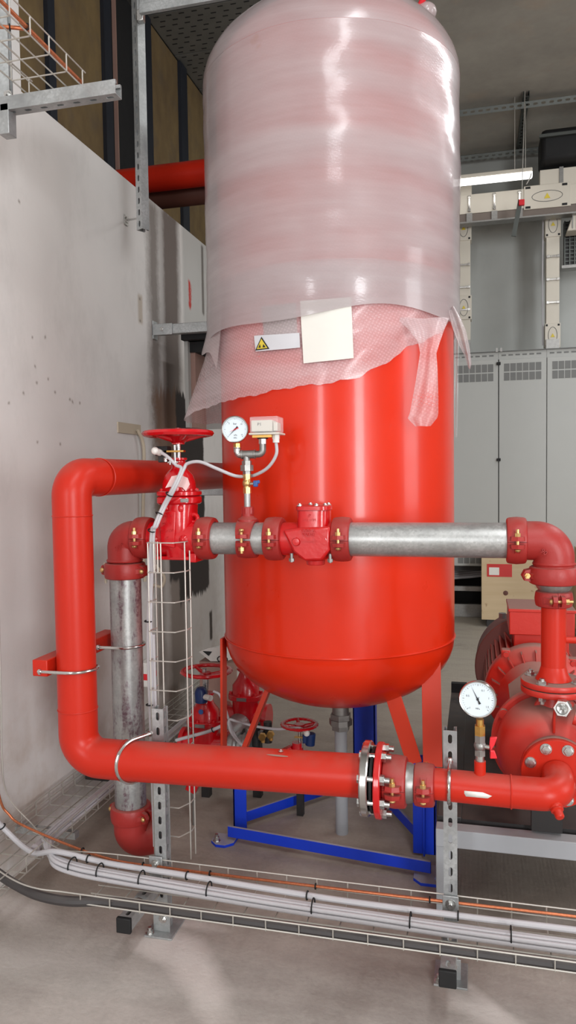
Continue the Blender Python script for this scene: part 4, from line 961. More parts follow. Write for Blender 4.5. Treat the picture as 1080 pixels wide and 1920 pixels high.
# ------------------------------------------------------------------ gauges and small pipework
def gauge(parent_label, c, nrm, R, depth, needle, rn=0, tilt=0, txts=(), red=None, name='pressure_gauge'):
    nrm = V(nrm).normalized(); t = thing(name, parent_label, 'gauge', V(c)-V((0, 0, R)))
    x = V((0, 0, 1)).cross(nrm).normalized(); up = nrm.cross(x); c = V(c)
    MB().lathe([(.001, -depth), (R*.9, -depth), (R*.97, -depth+.004), (R*.98, -.004), (R*1.02, -.003), (R*1.03, .0), (R*1.03, .006), (R*.99, .009), (R*.94, .008), (R*.93, .002), (.001, .002)], c, nrm, 56).build('case', 'chrome', t, smooth=40)
    MB().cyl(c+nrm*.002, c+nrm*.0026, R*.93, seg=56).build('dial', 'dial', t)
    mb = MB()
    for k in range(31):
        a = math.radians(225-270*k/30); L = .10 if k % 5 == 0 else .05; d = x*math.cos(a)+up*math.sin(a)
        mb.bar(c+nrm*.0029+d*(R*.84), c+nrm*.0029+d*(R*(.84-L)), .0007 if k % 5 else .0011, .0004, up=nrm)
    mb.build('scale_marks', 'ink', t)
    for s, (tx, ty), sz in txts: text_mb(s, sz, c+nrm*.003+x*(tx*R)+up*(ty*R), x, up, .0001).build('dial_lettering', 'ink', t)
    for (ang, mat_, L, wd) in ((needle, 'ink', .74, .0016),) + (((red, 'redplastic', .5, .0014),) if red is not None else ()):
        a = math.radians(ang); d = x*math.cos(a)+up*math.sin(a)
        MB().rings([[c+nrm*hh-d*(R*.28)+up.cross(nrm)*0+(nrm.cross(d))*(wd*2.0), c+nrm*hh-d*(R*.28)-(nrm.cross(d))*(wd*2.0), c+nrm*hh-(nrm.cross(d))*wd*.8, c+nrm*hh+d*(R*L), c+nrm*hh+(nrm.cross(d))*wd*.8] for hh in (.0045, .0052)]).cyl(c+nrm*.003, c+nrm*.006, R*.07, seg=14).build('needle', mat_, t)
    return t
# left cluster
xg = xt; yg = YU
zt0 = ZU+R4+.045
def zz_(py, px_=465): return at(px_, py, Y=yg).z
def xx_(px_, py=850): return at(px_, py, Y=yg).x
bv = thing('gauge_riser', 'small galvanised riser with union, ball valve and tee above the branch clamp', 'pipe', (xg, yg, zt0))
MB().cyl((xg, yg, zt0-.012), (xg, yg, zz_(921)), .0115).build('nipple', 'galv', bv)
MB().cyl((xg, yg, zz_(925)), (xg, yg, zz_(888)), .0125).hexa((xg, yg, zz_(925)), (xg, yg, zz_(914)), .0145).hexa((xg, yg, zz_(898)), (xg, yg, zz_(889)), .0145).sphere((xg, yg, zz_(906)), .0165, (1, 1, 1)).build('ball_valve', 'zincy', bv)
MB().cyl((xg, yg, zz_(907)), (xg+.026, yg-.006, zz_(907)), .005).build('valve_stem', 'zinc', bv)
MB().box((xg+.033, yg-.006, zz_(907)), (.016, .014, .022)).box((xg+.043, yg-.006, zz_(907)+.006), (.01, .01, .012)).build('valve_handle', 'bluep', bv, bevel=.003, label='blue plastic handle')
MB().hexa((xg, yg, zz_(889)), (xg, yg, zz_(883)), .015).cyl((xg, yg, zz_(883)), (xg, yg, zz_(872)), .024, seg=8).hexa((xg, yg, zz_(872)), (xg, yg, zz_(864)), .0175).build('union', 'steel', bv)
zt_ = zz_(852)
MB().cyl((xg, yg, zz_(866)), (xg, yg, zt_), .0125).cyl((xx_(453), yg, zt_), (xx_(479), yg, zt_), .0145, seg=20).torus((xx_(454), yg, zt_), (1, 0, 0), .0145, .0025, 18, 6).torus((xx_(478), yg, zt_), (1, 0, 0), .0145, .0025, 18, 6).build('tee', 'steel', bv, smooth=45)
MB().tube(fillet([(xx_(456), yg, zt_), (xx_(445), yg, zt_), (xx_(445), yg, zz_(838))], .014, 8), .0125, 16).torus((xx_(445), yg, zz_(840)), (0, 0, 1), .0125, .0025, 16, 6).build('elbow', 'zinc', bv)
MB().tube(fillet([(xx_(477), yg, zt_), (xx_(493), yg, zt_), (xx_(493), yg, zz_(828))], .022, 8), .0118, 16).build('elbow', 'steel', bv)
MB().hexa((xx_(445), yg, zz_(839)), (xx_(445), yg, zz_(831)), .0135).build('brass_adapter', 'brass', bv, label='brass hexagonal adapter')
MB().hexa((xx_(493), yg, zz_(833)), (xx_(493), yg, zz_(823)), .0145).build('hex_nut', 'zinc', bv)
gc = at(441, 805, Y=yg-.012)
gauge('round white dial pressure gauge with red pointer above the blue-handled valve', gc, (.18, -1, -.02), .0455, .035, 45+180, txts=(('bar', (.0, .42), .010), ('kPa', (.02, -.45), .008), ('10', (.48, .38), .008), ('5', (-.45, .45), .008), ('MPa', (.0, -.66), .007), ('16', (.5, -.42), .007)), red=205)
ps = thing('pressure_switch', 'pressure switch in a clear plastic cover marked P1 beside the small gauge', 'switch', at(497, 826, Y=yg))
p0 = at(471, 812, Y=yg-.03); p1 = at(521, 780, Y=yg-.03)
MB().bb((p0.x, yg-.03, p0.z+.004), (p1.x-.022, yg+.035, p1.z-.012)).build('switch_body', 'cream', ps, bevel=.003)
MB().bb((p1.x-.02, yg-.02, p0.z+.006), (p1.x-.006, yg+.03, p1.z-.02)).build('mechanism', 'cream', ps, bevel=.002)
MB().bb((p0.x-.003, yg-.038, p0.z), (p1.x+.001, yg+.042, p1.z)).build('clear_cover', 'clear', ps, bevel=.004)
MB().bb((p0.x-.006, yg-.042, p0.z-.007), (p1.x+.006, yg+.046, p0.z)).build('base_plate', 'cream', ps, bevel=.002)
MB().bb((xx_(478), yg-.03, p0.z-.016), (xx_(514), yg+.02, p0.z-.007)).build('brass_bracket', 'brass', ps)
MB().cyl((xx_(493), yg, p0.z-.02), (xx_(493), yg, p0.z-.006), .019, seg=20).build('diaphragm_housing', 'blackmetal', ps)
text_mb('P1', .015, (p0.x+.03, yg-.0305, (p0.z+p1.z)/2+.001), (1, 0, 0), (0, 0, 1), .0003).build('handwritten_mark', 'ink', ps)
gx_ = xx_(519, 825); MB().hexa((gx_, yg-.01, p0.z-.022), (gx_, yg-.01, p0.z-.007), .013).cyl((gx_, yg-.01, p0.z-.034), (gx_, yg-.01, p0.z-.02), .0115).build('cable_gland', 'white', ps)
# right gauge
yr = YL
q = at(900, 1440, Y=yr); xr = q.x
def zr_(py): return at(900, py, Y=yr).z
rv = thing('gauge_valve', 'small ball valve with red butterfly handle and brass adapter on the suction pipe', 'valve', (xr, yr, zs+RS))
MB().cyl((xr, yr, zs+RS+.02), (xr, yr, zr_(1412)), .0125).build('nipple', 'zinc', rv)
MB().sphere((xr, yr, zr_(1398)), .0175, (1, 1, 1)).hexa((xr, yr, zr_(1416)), (xr, yr, zr_(1406)), .0165).hexa((xr, yr, zr_(1391)), (xr, yr, zr_(1378)), .0165).cyl((xr, yr, zr_(1410)), (xr, yr, zr_(1378)), .014).build('valve_body', 'steel', rv)
MB().hexa((xr, yr, zr_(1378)), (xr, yr, zr_(1360)), .0165).cyl((xr, yr, zr_(1362)), (xr, yr, zr_(1348)), .011).build('brass_adapter', 'brass', rv, label='brass hexagonal adapter')
MB().cyl((xr+.01, yr-.004, zr_(1398)), (xr+.034, yr-.012, zr_(1398)), .006).build('stem', 'zinc', rv)
hb_ = V((xr+.034, yr-.012, zr_(1396)))
MB().prism([(-.004, -.008), (.006, -.008), (.014, -.03), (-.006, -.032), (-.008, -.01), (-.008, .01), (-.006, .03), (.014, .032), (.006, .008)], hb_, (1, 0, 0), (0, 0, 1), .01).build('butterfly_handle', 'redplastic', rv, bevel=.002)
gc = at(896, 1311, Y=yr-.01)
gauge('round pressure gauge with silver rim above the suction pipe at right', gc, (-.1, -1, .12), .0515, .034, 117, txts=(('bar', (-.0, .1), .008), ('0.5', (-.55, .15), .008), ('0.1', (.28, .5), .008), ('-1', (-.45, -.5), .008), ('MPa', (.0, -.52), .007), ('1.5', (.52, -.38), .008), ('1', (.6, .1), .008)))

# ------------------------------------------------------------------ wire trays
def tray_wire(parent, pts, r=.0024, name='long_wire', seg=6): return MB().tube(pts, r, seg).build(name, 'wire', parent)
tz = .2; th = .055; ya_, yb_ = 2.035, 2.285
tr = thing('cable_tray', 'long wire mesh cable tray crossing low in front of the pipes', 'cable tray', (-.4, 2.16, tz))
XE = .75
lx0 = -1.25
def rail(y0, z, lft): return [V((XE, y0, z)), V((lx0, y0, z))]+lft
far_top = spline([(XE, yb_, tz+th), (.2, yb_, tz+th), (-.5, yb_, tz+th), (-1.2, yb_, tz+th), (-1.42, 2.27, tz+th+.005), at(60, 1545, X=-1.60), at(14, 1490, X=-1.70), at(4, 1420, X=-1.715), at(2, 1300, X=-1.715), at(-2, 1120, X=-1.715)], 6)
near_top = spline([(XE, ya_, tz+th), (0, ya_, tz+th), (-.6, ya_, tz+th), (-1.15, ya_, tz+th), (-1.27, ya_, tz+th), at(75, 1667, Z=.257), at(38, 1656, Z=.26), at(0, 1634, Z=.265), at(-40, 1600, Z=.27)], 6)
tn = tz+.026
near_bot = spline([(XE, ya_, tn), (0, ya_, tn), (-.6, ya_, tn), (-1.15, ya_, tn), (-1.27, ya_, tn), at(75, 1682, Z=.23), at(38, 1671, Z=.232), at(0, 1648, Z=.235), at(-40, 1612, Z=.24)], 4)
tray_wire(tr, far_top); tray_wire(tr, near_top, .0026)
tray_wire(tr, near_bot)
tray_wire(tr, [(XE, yb_, tz+th*.45), (-1.2, yb_, tz+th*.45), at(62, 1560, X=-1.58)])
for y_ in (ya_+.05, ya_+.10, ya_+.15, ya_+.2, yb_):
    zb3 = tz+.02*(1-min(1, (y_-ya_)/.1)); tray_wire(tr, [(XE, y_, zb3), (-1.22-(y_ > 2.2)*.06, y_, zb3)])
x_ = -1.2
while x_ < XE:
    MB().tube(fillet([(x_, ya_, tz+th), (x_, ya_, tz+.020), (x_, ya_+.1, tz-.002), (x_, yb_, tz-.002), (x_, yb_, tz+th)], .006, 3), .0022, 5).build('cross_wire', 'wire', tr)
    x_ += .1
# side tray along the left wall
t2 = thing('side_cable_tray', 'wire mesh cable tray low along the left wall', 'cable tray', (-1.62, 3.0, tz))
xa_, xb2 = -1.72, -1.50
for x_, z_ in ((xa_, tz+th), (xa_, tz+th*.5), (xa_, tz), (xa_+.05, tz), (xa_+.1, tz), (xa_+.15, tz), (xb2, tz), (xb2, tz+th*.5), (xb2, tz+th)): tray_wire(t2, [(x_, 2.02 if z_ > tz else 2.05, z_), (x_, 4.6, z_)])
y_ = 2.1
while y_ < 4.6:
    MB().tube(fillet([(xa_, y_, tz+th), (xa_, y_, tz-.002), (xb2, y_, tz-.002), (xb2, y_, tz+th)], .006, 3), .0022, 5).build('cross_wire', 'wire', t2); y_ += .1
for y_ in (2.5, 3.6): MB().bb((XL, y_, tz-.03), (xb2+.01, y_+.03, tz-.004)).build('wall_bracket', 'strut', t2)
tag(MB().bb((-1.70, 2.95, tz+.004), (-1.56, 3.13, tz+.05)).bb((-1.69, 2.945, tz+.028), (-1.57, 2.952, tz+.044)).build('junction_box', 'blackmetal', bevel=.004), 'dusty dark box lying in the side tray by the wall', 'box')
# vertical tray in front of the gate valve
YT = 2.365
t3 = thing('vertical_cable_tray', 'upright wire mesh tray section beside the left post under the gate valve', 'cable tray', (-1.05, YT, .2))
zT = at(310, 1018, Y=YT).z
def xT(px_): return at(px_, 1200, Y=YT).x
xl_, xr_ = xT(281), xT(329)
for x_, y_, z0_, z1_ in ((xl_, YT, .2, zT), (xT(305), YT, .2, zT), (xT(292), YT, at(300, 1075, Y=YT).z, zT+.004), (xT(299), YT, at(300, 1075, Y=YT).z, zT+.004), (xr_+.022, YT+.045, .2, zT), (xr_+.024, YT+.085, .2, zT), (xl_, YT+.06, .2, zT)):
    tray_wire(t3, [(x_, y_, z0_), (x_, y_, z1_)], .0026)
zq_ = zT
while zq_ > .22:
    MB().tube(fillet([(xl_, YT+.06, zq_), (xl_-.004, YT-.002, zq_), (xr_, YT-.002, zq_), (xr_+.024, YT+.05, zq_), (xr_+.024, YT+.085, zq_)], .006, 3), .0023, 5).build('cross_wire', 'wire', t3); zq_ -= .1025
MB().bb((pLb.x+.02, YT-.035, .5), (xr_+.0, YT+.0, .512)).build('fixing_clip', 'strut', t3)

# ------------------------------------------------------------------ cables
def cable(pts, r, label, mat='cable', group=None, cat='cable', name='cable', n_=8, seg=10, ties=(), trr=None):
    sp2 = spline(pts, n_); t = MB().tube(sp2, r, seg).build(name, mat); tag(t, label, cat, group)
    WM[t.name] = Matrix.Translation(t.location)
    for (i, rr) in ties:
        i = int(i*(len(sp2)-2)); p = sp2[i]; d = (sp2[i+1]-sp2[i]).normalized()
        MB().torus(p+V((0, 0, 0)), d, rr, .0024, 16, 6).build('cable_tie', 'black', t)
    return t
G1 = 'grey cables bundled in the long tray'
Lb = 'light grey cable in the bundle strapped along the long tray'
rnd = random.Random(5)
offs = [(-.026, 0), (-.012, .001), (.003, 0), (-.019, .013), (-.005, .014), (.010, .011)]
for i, (dy, dz) in enumerate(offs):
    pts = []
    for (x_, y_, z_) in ((.8, 2.165, .221), (.4, 2.165, .215), (0, 2.168, .214), (-.3, 2.172, .216), (-.6, 2.178, .218), (-.9, 2.185, .224), (-1.15, 2.195, .228), (-1.31, 2.205, .232)):
        pts.append((x_, y_+dy+rnd.uniform(-.0015, .0015), z_+dz))
    pts += [(-1.42-dy*.6, 2.235+dy, .238+dz), (-1.49-dy*.8, 2.31, .24+dz), (-1.53-dy, 2.42, .235+dz*.8), (-1.535-dy*.9, 2.9, .222+dz), (-1.54-dy*.9, 3.8, .22+dz)]
    cable(pts, .0068, Lb, group=G1, ties=[(f, .024) for f in (.155, .23, .31, .40, .48, .545, .6)] if i == 4 else ())
cable([(.8, 2.215, .243), (.3, 2.215, .236), (-.1, 2.212, .236), (-.4, 2.21, .238), (-.7, 2.215, .244), (-.95, 2.222, .25), (-1.2, 2.23, .252), (-1.4, 2.235, .268), at(60, 1598, X=-1.53), at(10, 1556, X=-1.66), at(-40, 1500, X=-1.70)], .0095, 'single thick grey cable beside the bundle in the long tray', ties=[(f, .0125) for f in (.2, .35, .5, .65, .93)])
cable([(.8, ya_+.022, tz+.030), (.2, ya_+.020, tz+.03), (-.3, ya_+.02, tz+.03), (-.8, ya_+.02, tz+.03), (-1.1, ya_+.022, tz+.03), at(130, 1690, Z=.226), at(75, 1680, Z=.23), at(35, 1662, Z=.235), at(0, 1640, Z=.238), at(-40, 1608, Z=.24)], .0155, 'thick black cable along the near side of the long tray', mat='cable_dark', name='power_cable')
cu = [(.8, yb_-.012, tz+.035), (.3, yb_-.008, tz+.040), (-.2, yb_-.008, tz+.036), (-.6, yb_-.008, tz+.034), (-1.0, yb_-.008, tz+.034), (-1.25, yb_-.01, tz+.045), at(48, 1550, X=-1.60), at(15, 1525, X=-1.68), at(2, 1505, X=-1.70), at(-8, 1460, X=-1.71)]
cable(cu, .0045, 'bare copper earth cable along the far edge of the long tray', mat='copper', name='earth_cable', ties=[(f, .008) for f in (.12, .22, .32, .42, .5, .6)])
cable([(xb2-.03, 2.3, tz+.03), (xb2-.03, 3.0, tz+.028), (xb2-.03, 3.9, tz+.026)], .018, 'pale plastic sleeve over cables in the side tray', mat='sleeve', name='cable_sleeve')
# cables up the vertical tray to the valve
yv = YT+.03
top = [at(283, 1012, Y=yv-.01), at(290, 985, Y=yv-.02), at(305, 950, Y=YU-.10), at(325, 913, Y=YU-.11), at(340, 880, Y=YU-.09)]
for i in range(3):
    dx = .010*i
    low = [(xl_-.014+dx, yv, .24), (xl_-.018+dx, yv, .6), (xl_-.02+dx*.9, yv+.002*i, 1.0)]
    if i == 0: tail = [at(330, 872, Y=YU-.08), at(315, 857, Y=YU-.08), at(303, 849, Y=YU-.07)]; lab = 'grey cable from upright tray to the black switch box'
    elif i == 1: tail = [at(352, 869, Y=YU-.085), at(375, 866, Y=YU-.09), at(405, 878, Y=YU-.085), at(440, 892, Y=YU-.06), at(462, 893, Y=YU+.03), at(480, 890, Y=YU+.02), at(503, 876, Y=YU), at(518, 852, Y=YU-.01), (gx_, yg-.01, p0.z-.03)]; lab = 'grey cable looping from the gate valve to the pressure switch'
    else:
        t = cable(low, .0058, 'grey cable ending in the upright tray', n_=8); continue
    tp = [q+V((dx*.9, 0, 0)) for q in top]
    cable(low+tp+tail, .0058, lab, ties=[(f, .0125) for f in ((.15, .22, .33, .48, .58) if i == 0 else ())])
# socket on wall + cream conduit
cp_ = thing('wall_conduit', 'cream cable coming from a plate down the left wall', 'cable', at(262, 800, X=XL+.01))
MB().tube(spline([at(258, 806, X=XL+.02), at(268, 830, X=XL+.03), at(270, 870, X=XL+.03), at(268, 1000, X=XL+.02), at(272, 1090, X=XL+.02)], 6), .009, 8).build('cord', 'sticker_cream', cp_)
a0_, a1_ = at(220, 811, X=XL), at(262, 797, X=XL); MB().bb((XL, a0_.y, a0_.z), (XL+.006, a1_.y, a1_.z-.0)).build('plate', 'sticker_cream', cp_)
cable([at(292, 1060, Y=3.6), at(308, 1082, Y=3.6), at(303, 1100, Y=3.6), at(288, 1098, Y=3.6), at(284, 1120, Y=3.7)], .008, 'loop of cream cable hanging behind the upright tray', mat='sticker_cream')
sb = thing('wall_socket_box', 'small white and red box low on the left wall behind the upright tray', 'box', at(277, 1275, X=XL+.03))
a = at(277, 1262, X=XL+.04); MB().box(a+V((0, 0, .0)), (.06, .09, .13)).build('casing', 'white', sb, bevel=.006); MB().box(a+V((.002, -.002, -.01)), (.062, .092, .035)).build('red_band', 'redplastic', sb, bevel=.004)
q = at(196, 1055, Y=YU-.02); tag(MB().tube([q, q+V((.004, 0, -.02)), q+V((.003, 0, -.075))], .0045, 6).build('hanging_tag', 'sticker_cream'), 'cream strap hanging from the coupling on the vertical galvanised pipe', 'tag')

# ------------------------------------------------------------------ upper left struts, tray, pipe
u1 = at(263, 200, Y=3.2)
vs1 = thing('hanging_strut', 'long slotted galvanised channel hanging from the ceiling at upper left', 'strut', (u1.x, 3.2, at(268, 432, Y=3.2).z))
zb1 = at(268, 432, Y=3.2).z
strut_mb((u1.x+.0, 3.2, zb1), (u1.x, 3.2, ZC), (-.55, -1, 0), .041, .041, slot=(.014, .028)).build('channel', 'strut', vs1, smooth=30)
q = at(235, 413, X=XL); MB().tube([(u1.x-.02, 3.21, zb1+.06), (q.x-.0+.01, q.y-.0, q.z)], .005, 8).build('fixing_rod', 'zinc', vs1)
MB().hexa((XL+.002, q.y, q.z), (XL+.014, q.y, q.z), .016).box((XL+.004, q.y, q.z), (.006, .04, .05)).build('wall_anchor', 'zinc', vs1)
a = at(262, 30, Y=3.18); b = at(470, -12, Y=3.18)
ha = thing('upper_bracket_arm', 'galvanised horizontal arm at the top edge beside the hanging channel', 'bracket arm', a)
MB().bar((a.x+.02, 3.14, a.z+.05), (b.x+.1, 3.14, a.z+.05), .12, .004, up=(0, 1, 0)).bar((a.x+.02, 3.14, a.z+.0), (b.x+.1, 3.14, a.z+.0), .02, .04, up=(0, 0, 1)).build('arm_channel', 'strut', ha, bevel=.002)
MB().box((a.x+.01, 3.17, a.z-.01), (.03, .03, .05)).build('clip', 'zinc', ha, bevel=.003)
# left edge channel and arm with tray
YA = 2.3
c0 = at(8, 120, Y=YA+.03)
le = thing('left_edge_strut', 'galvanised hanging channel at the extreme left edge', 'strut', (c0.x, YA+.03, at(8, 242, Y=YA+.03).z))
zlo = at(8, 242, Y=YA+.03).z
strut_mb((c0.x, YA+.03, zlo), (c0.x, YA+.03, ZC), (-1, -.3, 0), .041, .041).build('channel', 'strut', le, smooth=30)
for py_ in (178, 228): qq = at(15, py_, Y=YA); bolt(le, (qq.x, YA, qq.z), (0, -1, 0), .011, .014)
a = at(8, 200, Y=YA); b = at(222, 168, Y=YA)
la = thing('left_bracket_arm', 'pale slotted galvanised arm carrying the high wire tray at left', 'bracket arm', a)
ma = strut_mb((a.x, YA, (a.z+b.z)/2), (b.x, YA, (a.z+b.z)/2), (0, 0, -1), .045, .045, slot=(.012, .026), pitch=.06); ma.build('channel', 'strut', la, smooth=30)
MB().box((a.x+.01, YA, (a.z+b.z)/2-.05), (.04, .045, .1)).build('corner_plate', 'strut', la, bevel=.002)
zA = (a.z+b.z)/2+.026
t4 = thing('high_cable_tray', 'high wire mesh tray with copper cable at the upper left corner', 'cable tray', (a.x+.1, 1.9, zA))
xr4 = at(155, 165, Y=YA).x
for x_, z_ in ((xr4, zA+.055), (xr4, zA), (xr4-.05, zA), (xr4-.1, zA), (xr4-.15, zA), (xr4-.2, zA), (xr4-.2, zA+.055)): tray_wire(t4, [(x_, 1.2, z_), (x_, YA+.02, z_)], .0025)
y_ = 1.3
while y_ < YA+.02:
    MB().tube(fillet([(xr4, y_, zA+.055), (xr4, y_, zA-.002), (xr4-.2, y_, zA-.002), (xr4-.2, y_, zA+.055)], .006, 3), .0023, 5).build('cross_wire', 'wire', t4); y_ += .1
cable([(xr4-.012, 1.2, zA+.03), (xr4-.012, 1.7, zA+.03), (xr4-.014, YA+.02, zA+.025)], .006, 'copper earth cable along the high wire tray', mat='copper', name='earth_cable', ties=[(f, .009) for f in (.5, .65, .8)])
cable([(xr4-.014, 2.02, zA+.03), (xr4-.04, 1.97, zA+.012), (xr4-.09, 1.95, zA+.01), (xr4-.2, 1.93, zA+.01)], .0055, 'copper branch cable crossing the high wire tray', mat='copper', name='earth_cable', ties=[(f, .008) for f in (.4, .7)])
cable([(xr4-.2, 1.72, zA+.02), (xr4-.08, 1.75, zA+.012), (xr4-.05, 1.80, zA+.02), (xr4-.12, 1.84, zA+.02), (xr4-.22, 1.83, zA+.02)], .007, 'short loop of pale cable in the high wire tray', mat='cable')
# pipes beyond the wall
p0_ = at(300, 334, Y=4.7)
rp2 = thing('background_red_pipe', 'dull red pipe running over the partition behind the vessel', 'pipe', (p0_.x, 4.7, p0_.z))
MB().tube(fillet([(XF+.0, 4.7, p0_.z), (p0_.x+1.2, 4.7, p0_.z), (p0_.x+1.2, 4.7, ZC)], .2, 10), .082, 28).build('pipe', 'pipe_red', rp2)
p1_ = at(330, 363, Y=4.85)
rp3 = tag(MB().cyl((XF+.0, 4.85, p1_.z-.02), (p1_.x+1.3, 4.85, p1_.z-.02), .07).cyl((p1_.x+1.25, 4.85, p1_.z-.02), (p1_.x+1.25, 4.85, ZC), .04).build('background_dark_pipe', 'brownpipe'), 'dark brown pipe just below the dull red background pipe', 'pipe')
# rails and hatch behind the vessel at left
r0 = at(289, 620, X=XL)
rl = thing('wall_rail', 'galvanised horizontal rail fixed to the left wall at mid height', 'rail', (XL, r0.y, r0.z))
MB().bar((XL+.02, r0.y, r0.z), (-.75, r0.y, r0.z), .055, .045, up=(0, 1, 0)).build('channel', 'strut', rl, bevel=.003)
MB().bb((XL, r0.y-.03, r0.z-.05), (XL+.008, r0.y+.03, r0.z+.05)).bb((XL, r0.y-.03, r0.z-.032), (XL+.12, r0.y-.026, r0.z+.03)).build('end_bracket', 'strut', rl, bevel=.002)
bolt(rl, (XL+.06, r0.y-.026, r0.z), (0, -1, 0), .012, .014)
r1 = at(300, 922, Y=3.95)
rl2 = thing('lower_wall_rail', 'galvanised horizontal rail behind the gate valve, lower of the two', 'rail', (XL, 3.95, r1.z))
MB().bar((XL+.0, 3.95, r1.z), (-.75, 3.95, r1.z), .045, .04, up=(0, 1, 0)).build('channel', 'strut', rl2, bevel=.003)
h0 = at(345, 640, Y=4.0); h1 = at(400, 800, Y=4.0)
ht = thing('white_hatch_frame', 'white framed recess hanging below the upper rail behind the wrap', 'hatch', (h0.x, 4.0, h1.z))
MB().bb((h0.x, 3.955, h0.z), (h0.x+.6, 4.05, r0.z+.02)).build('top_cleat', 'dark', ht); MB().bb((h0.x, 4.0, h1.z), (h0.x+.022, 4.05, h0.z)).build('frame_post', 'cabinet', ht); MB().bb((h0.x, 4.0, h0.z), (h0.x+.6, 4.05, h0.z+.03)).build('frame_head', 'cabinet', ht)
MB().bb((h0.x+.022, 4.2, h1.z), (h0.x+.6, 4.21, h0.z)).build('back_board', 'cabinet', ht); MB().bb((h0.x+.022, 4.03, h0.z-.06), (h0.x+.6, 4.2, h0.z)).build('lintel_shade', 'dark', ht)  # dark block under the frame head stands in for the shadow inside the recess
MB().bb((h0.x+.022, 4.04, h1.z), (h0.x+.05, 4.2, h0.z-.06)).build('reveal', 'bracket_brown', ht)

# ------------------------------------------------------------------ distant right side: cabinets
YCB = 8.2
zbt = at(900, 1062, Y=YCB).z; zdt = at(980, 672, Y=YCB).z; ztp = at(980, 656, Y=YCB).z
seams = [-1.66, -1.19, -.72, -.25, at(935, 800, Y=YCB).x, at(1025, 800, Y=YCB).x, at(1025, 800, Y=YCB).x+.47, at(1025, 800, Y=YCB).x+.94]
side = ['', '', '', '', '', '', '']
lbls = ['tall grey cabinet bay hidden far left behind the vessel', 'tall grey cabinet bay second from the left behind the vessel', 'tall grey cabinet bay hidden directly behind the vessel', 'tall grey switchgear cabinet bay just right of the vessel, left of the black hinges', 'tall grey switchgear cabinet bay right of the black hinges', 'tall grey switchgear cabinet bay at the right edge of the picture', 'tall grey switchgear cabinet bay beyond the right edge']
for i in range(3, 7):
    x0, x1 = seams[i], seams[i+1]
    cb = thing('switchgear_cabinet', lbls[i], 'cabinet', ((x0+x1)/2, YCB+.3, zbt), None, 'switchgear cabinets along the back wall')
    MB().bb((x0+.001, YCB+.02, zbt), (x1-.001, YCB+.6, ztp)).build('carcass', 'cabinet', cb)
    dr = MB().bb((x0+.004, YCB, zbt+.005), (x1-.004, YCB+.02, zdt)).build('door', 'cabinet', cb, bevel=.002)
    wc = (x1-x0-.10)/6
    for zc_, nr in ((zdt-.09, 2), (zbt+.045, 1)):
        for r_ in range(nr):
            for c_ in range(6):
                xx = x0+.05+wc*c_; z1_ = zc_-r_*.095+.045
                MB().bb((xx+.004, YCB-.002, z1_-.082 if nr > 1 else z1_-.06), (xx+wc-.004, YCB+.001, z1_)).build('grille', 'grille', dr)
    mb = MB(); k = 0
    xx = x0+.03
    while xx < x1-.06: mb.bb((xx, YCB+.017, ztp-.05), (xx+.045, YCB+.0205, ztp-.035)); xx += .07
    mb.build('slots', 'grille', cb)['kind'] = 'stuff'
    MB().bb((x0, YCB-.01, ztp-.008), (x1, YCB+.62, ztp)).build('top_rim', 'grille', cb)
    if i == 4:
        for py_ in (682, 862):
            q = at(935, py_, Y=YCB); MB().box((x0, YCB-.008, q.z), (.04, .03, .03)).build('black_hinge', 'black', cb, bevel=.003)
        MB().bb((x0-.004, YCB-.002, zbt), (x0+.004, YCB+.003, zdt)).build('gap_seal', 'dark', cb)
        q = at(935, 656, Y=YCB)
        for s_ in (-.02, .025): MB().box((x0+s_, YCB-.005, ztp+.01), (.02, .03, .04)).build('clamp', 'steel', cb)
pf = thing('cabinet_plinth', 'raised steel plinth frame under the grey cabinets with a dark gap', 'frame', (.3, YCB+.3, 0))
z2 = at(880, 1128, Y=YCB).z
MB().bb((-.6, YCB-.0, .0), (1.7, YCB+.06, .14)).build('bottom_channel', 'steel', pf, bevel=.004)
MB().bb((-.6, YCB+.1, zbt-.06), (1.7, YCB+.6, zbt)).build('top_frame', 'blackmetal', pf)
MB().bb((-.6, YCB+.02, .28), (1.7, YCB+.08, .33)).build('middle_bar', 'steel', pf)
MB().bb((-.6, YCB+.58, 0), (1.7, YCB+.62, zbt)).build('back_panel', 'dark', pf)
for x_ in (-.55, .5, 1.4): MB().bb((x_, YCB+.1, 0), (x_+.06, YCB+.16, zbt)).build('leg', 'blackmetal', pf)
for i in range(4): cable([(-.5, YCB+.3, .36+.02*i), (-.1, YCB+.25+.03*i, .40+.02*i), (.3, YCB+.2, .45+.015*i), (.8, YCB+.25, .40)], .016, 'thick grey cable slung in the dark gap under the cabinets', group='cables under the cabinets')
# crate
YCr = 7.7
c_l = at(903, 1100, Y=YCr).x; zc0 = at(950, 1163, Y=YCr).z; zc1_ = at(950, 1042, Y=YCr).z
cr = thing('plywood_crate', 'large plywood crate with red printed label before the grey cabinets', 'crate', (c_l+.6, YCr+.2, 0))
MB().bb((c_l, YCr, zc0), (c_l+1.3, YCr+.012, zc1_)).build('front_panel', 'ply', cr, bevel=.001)
MB().bb((c_l, YCr+.012, zc0), (c_l+.012, YCr+.45, zc1_)).build('side_panel', 'ply', cr); MB().bb((c_l+1.288, YCr+.012, zc0), (c_l+1.3, YCr+.45, zc1_)).build('side_panel', 'ply', cr)
MB().bb((c_l-.01, YCr-.005, zc1_), (c_l+1.31, YCr+.46, zc1_+.012)).build('lid', 'ply', cr)
for x_ in (.05, .6, 1.15): MB().bb((c_l+x_, YCr+.02, 0), (c_l+x_+.09, YCr+.44, zc0)).build('skid_block', 'blackmetal', cr)
a, b = at(913, 1081, Y=YCr), at(960, 1058, Y=YCr); MB().bb((a.x, YCr-.003, a.z), (b.x, YCr, b.z)).build('red_label', 'tape', cr)
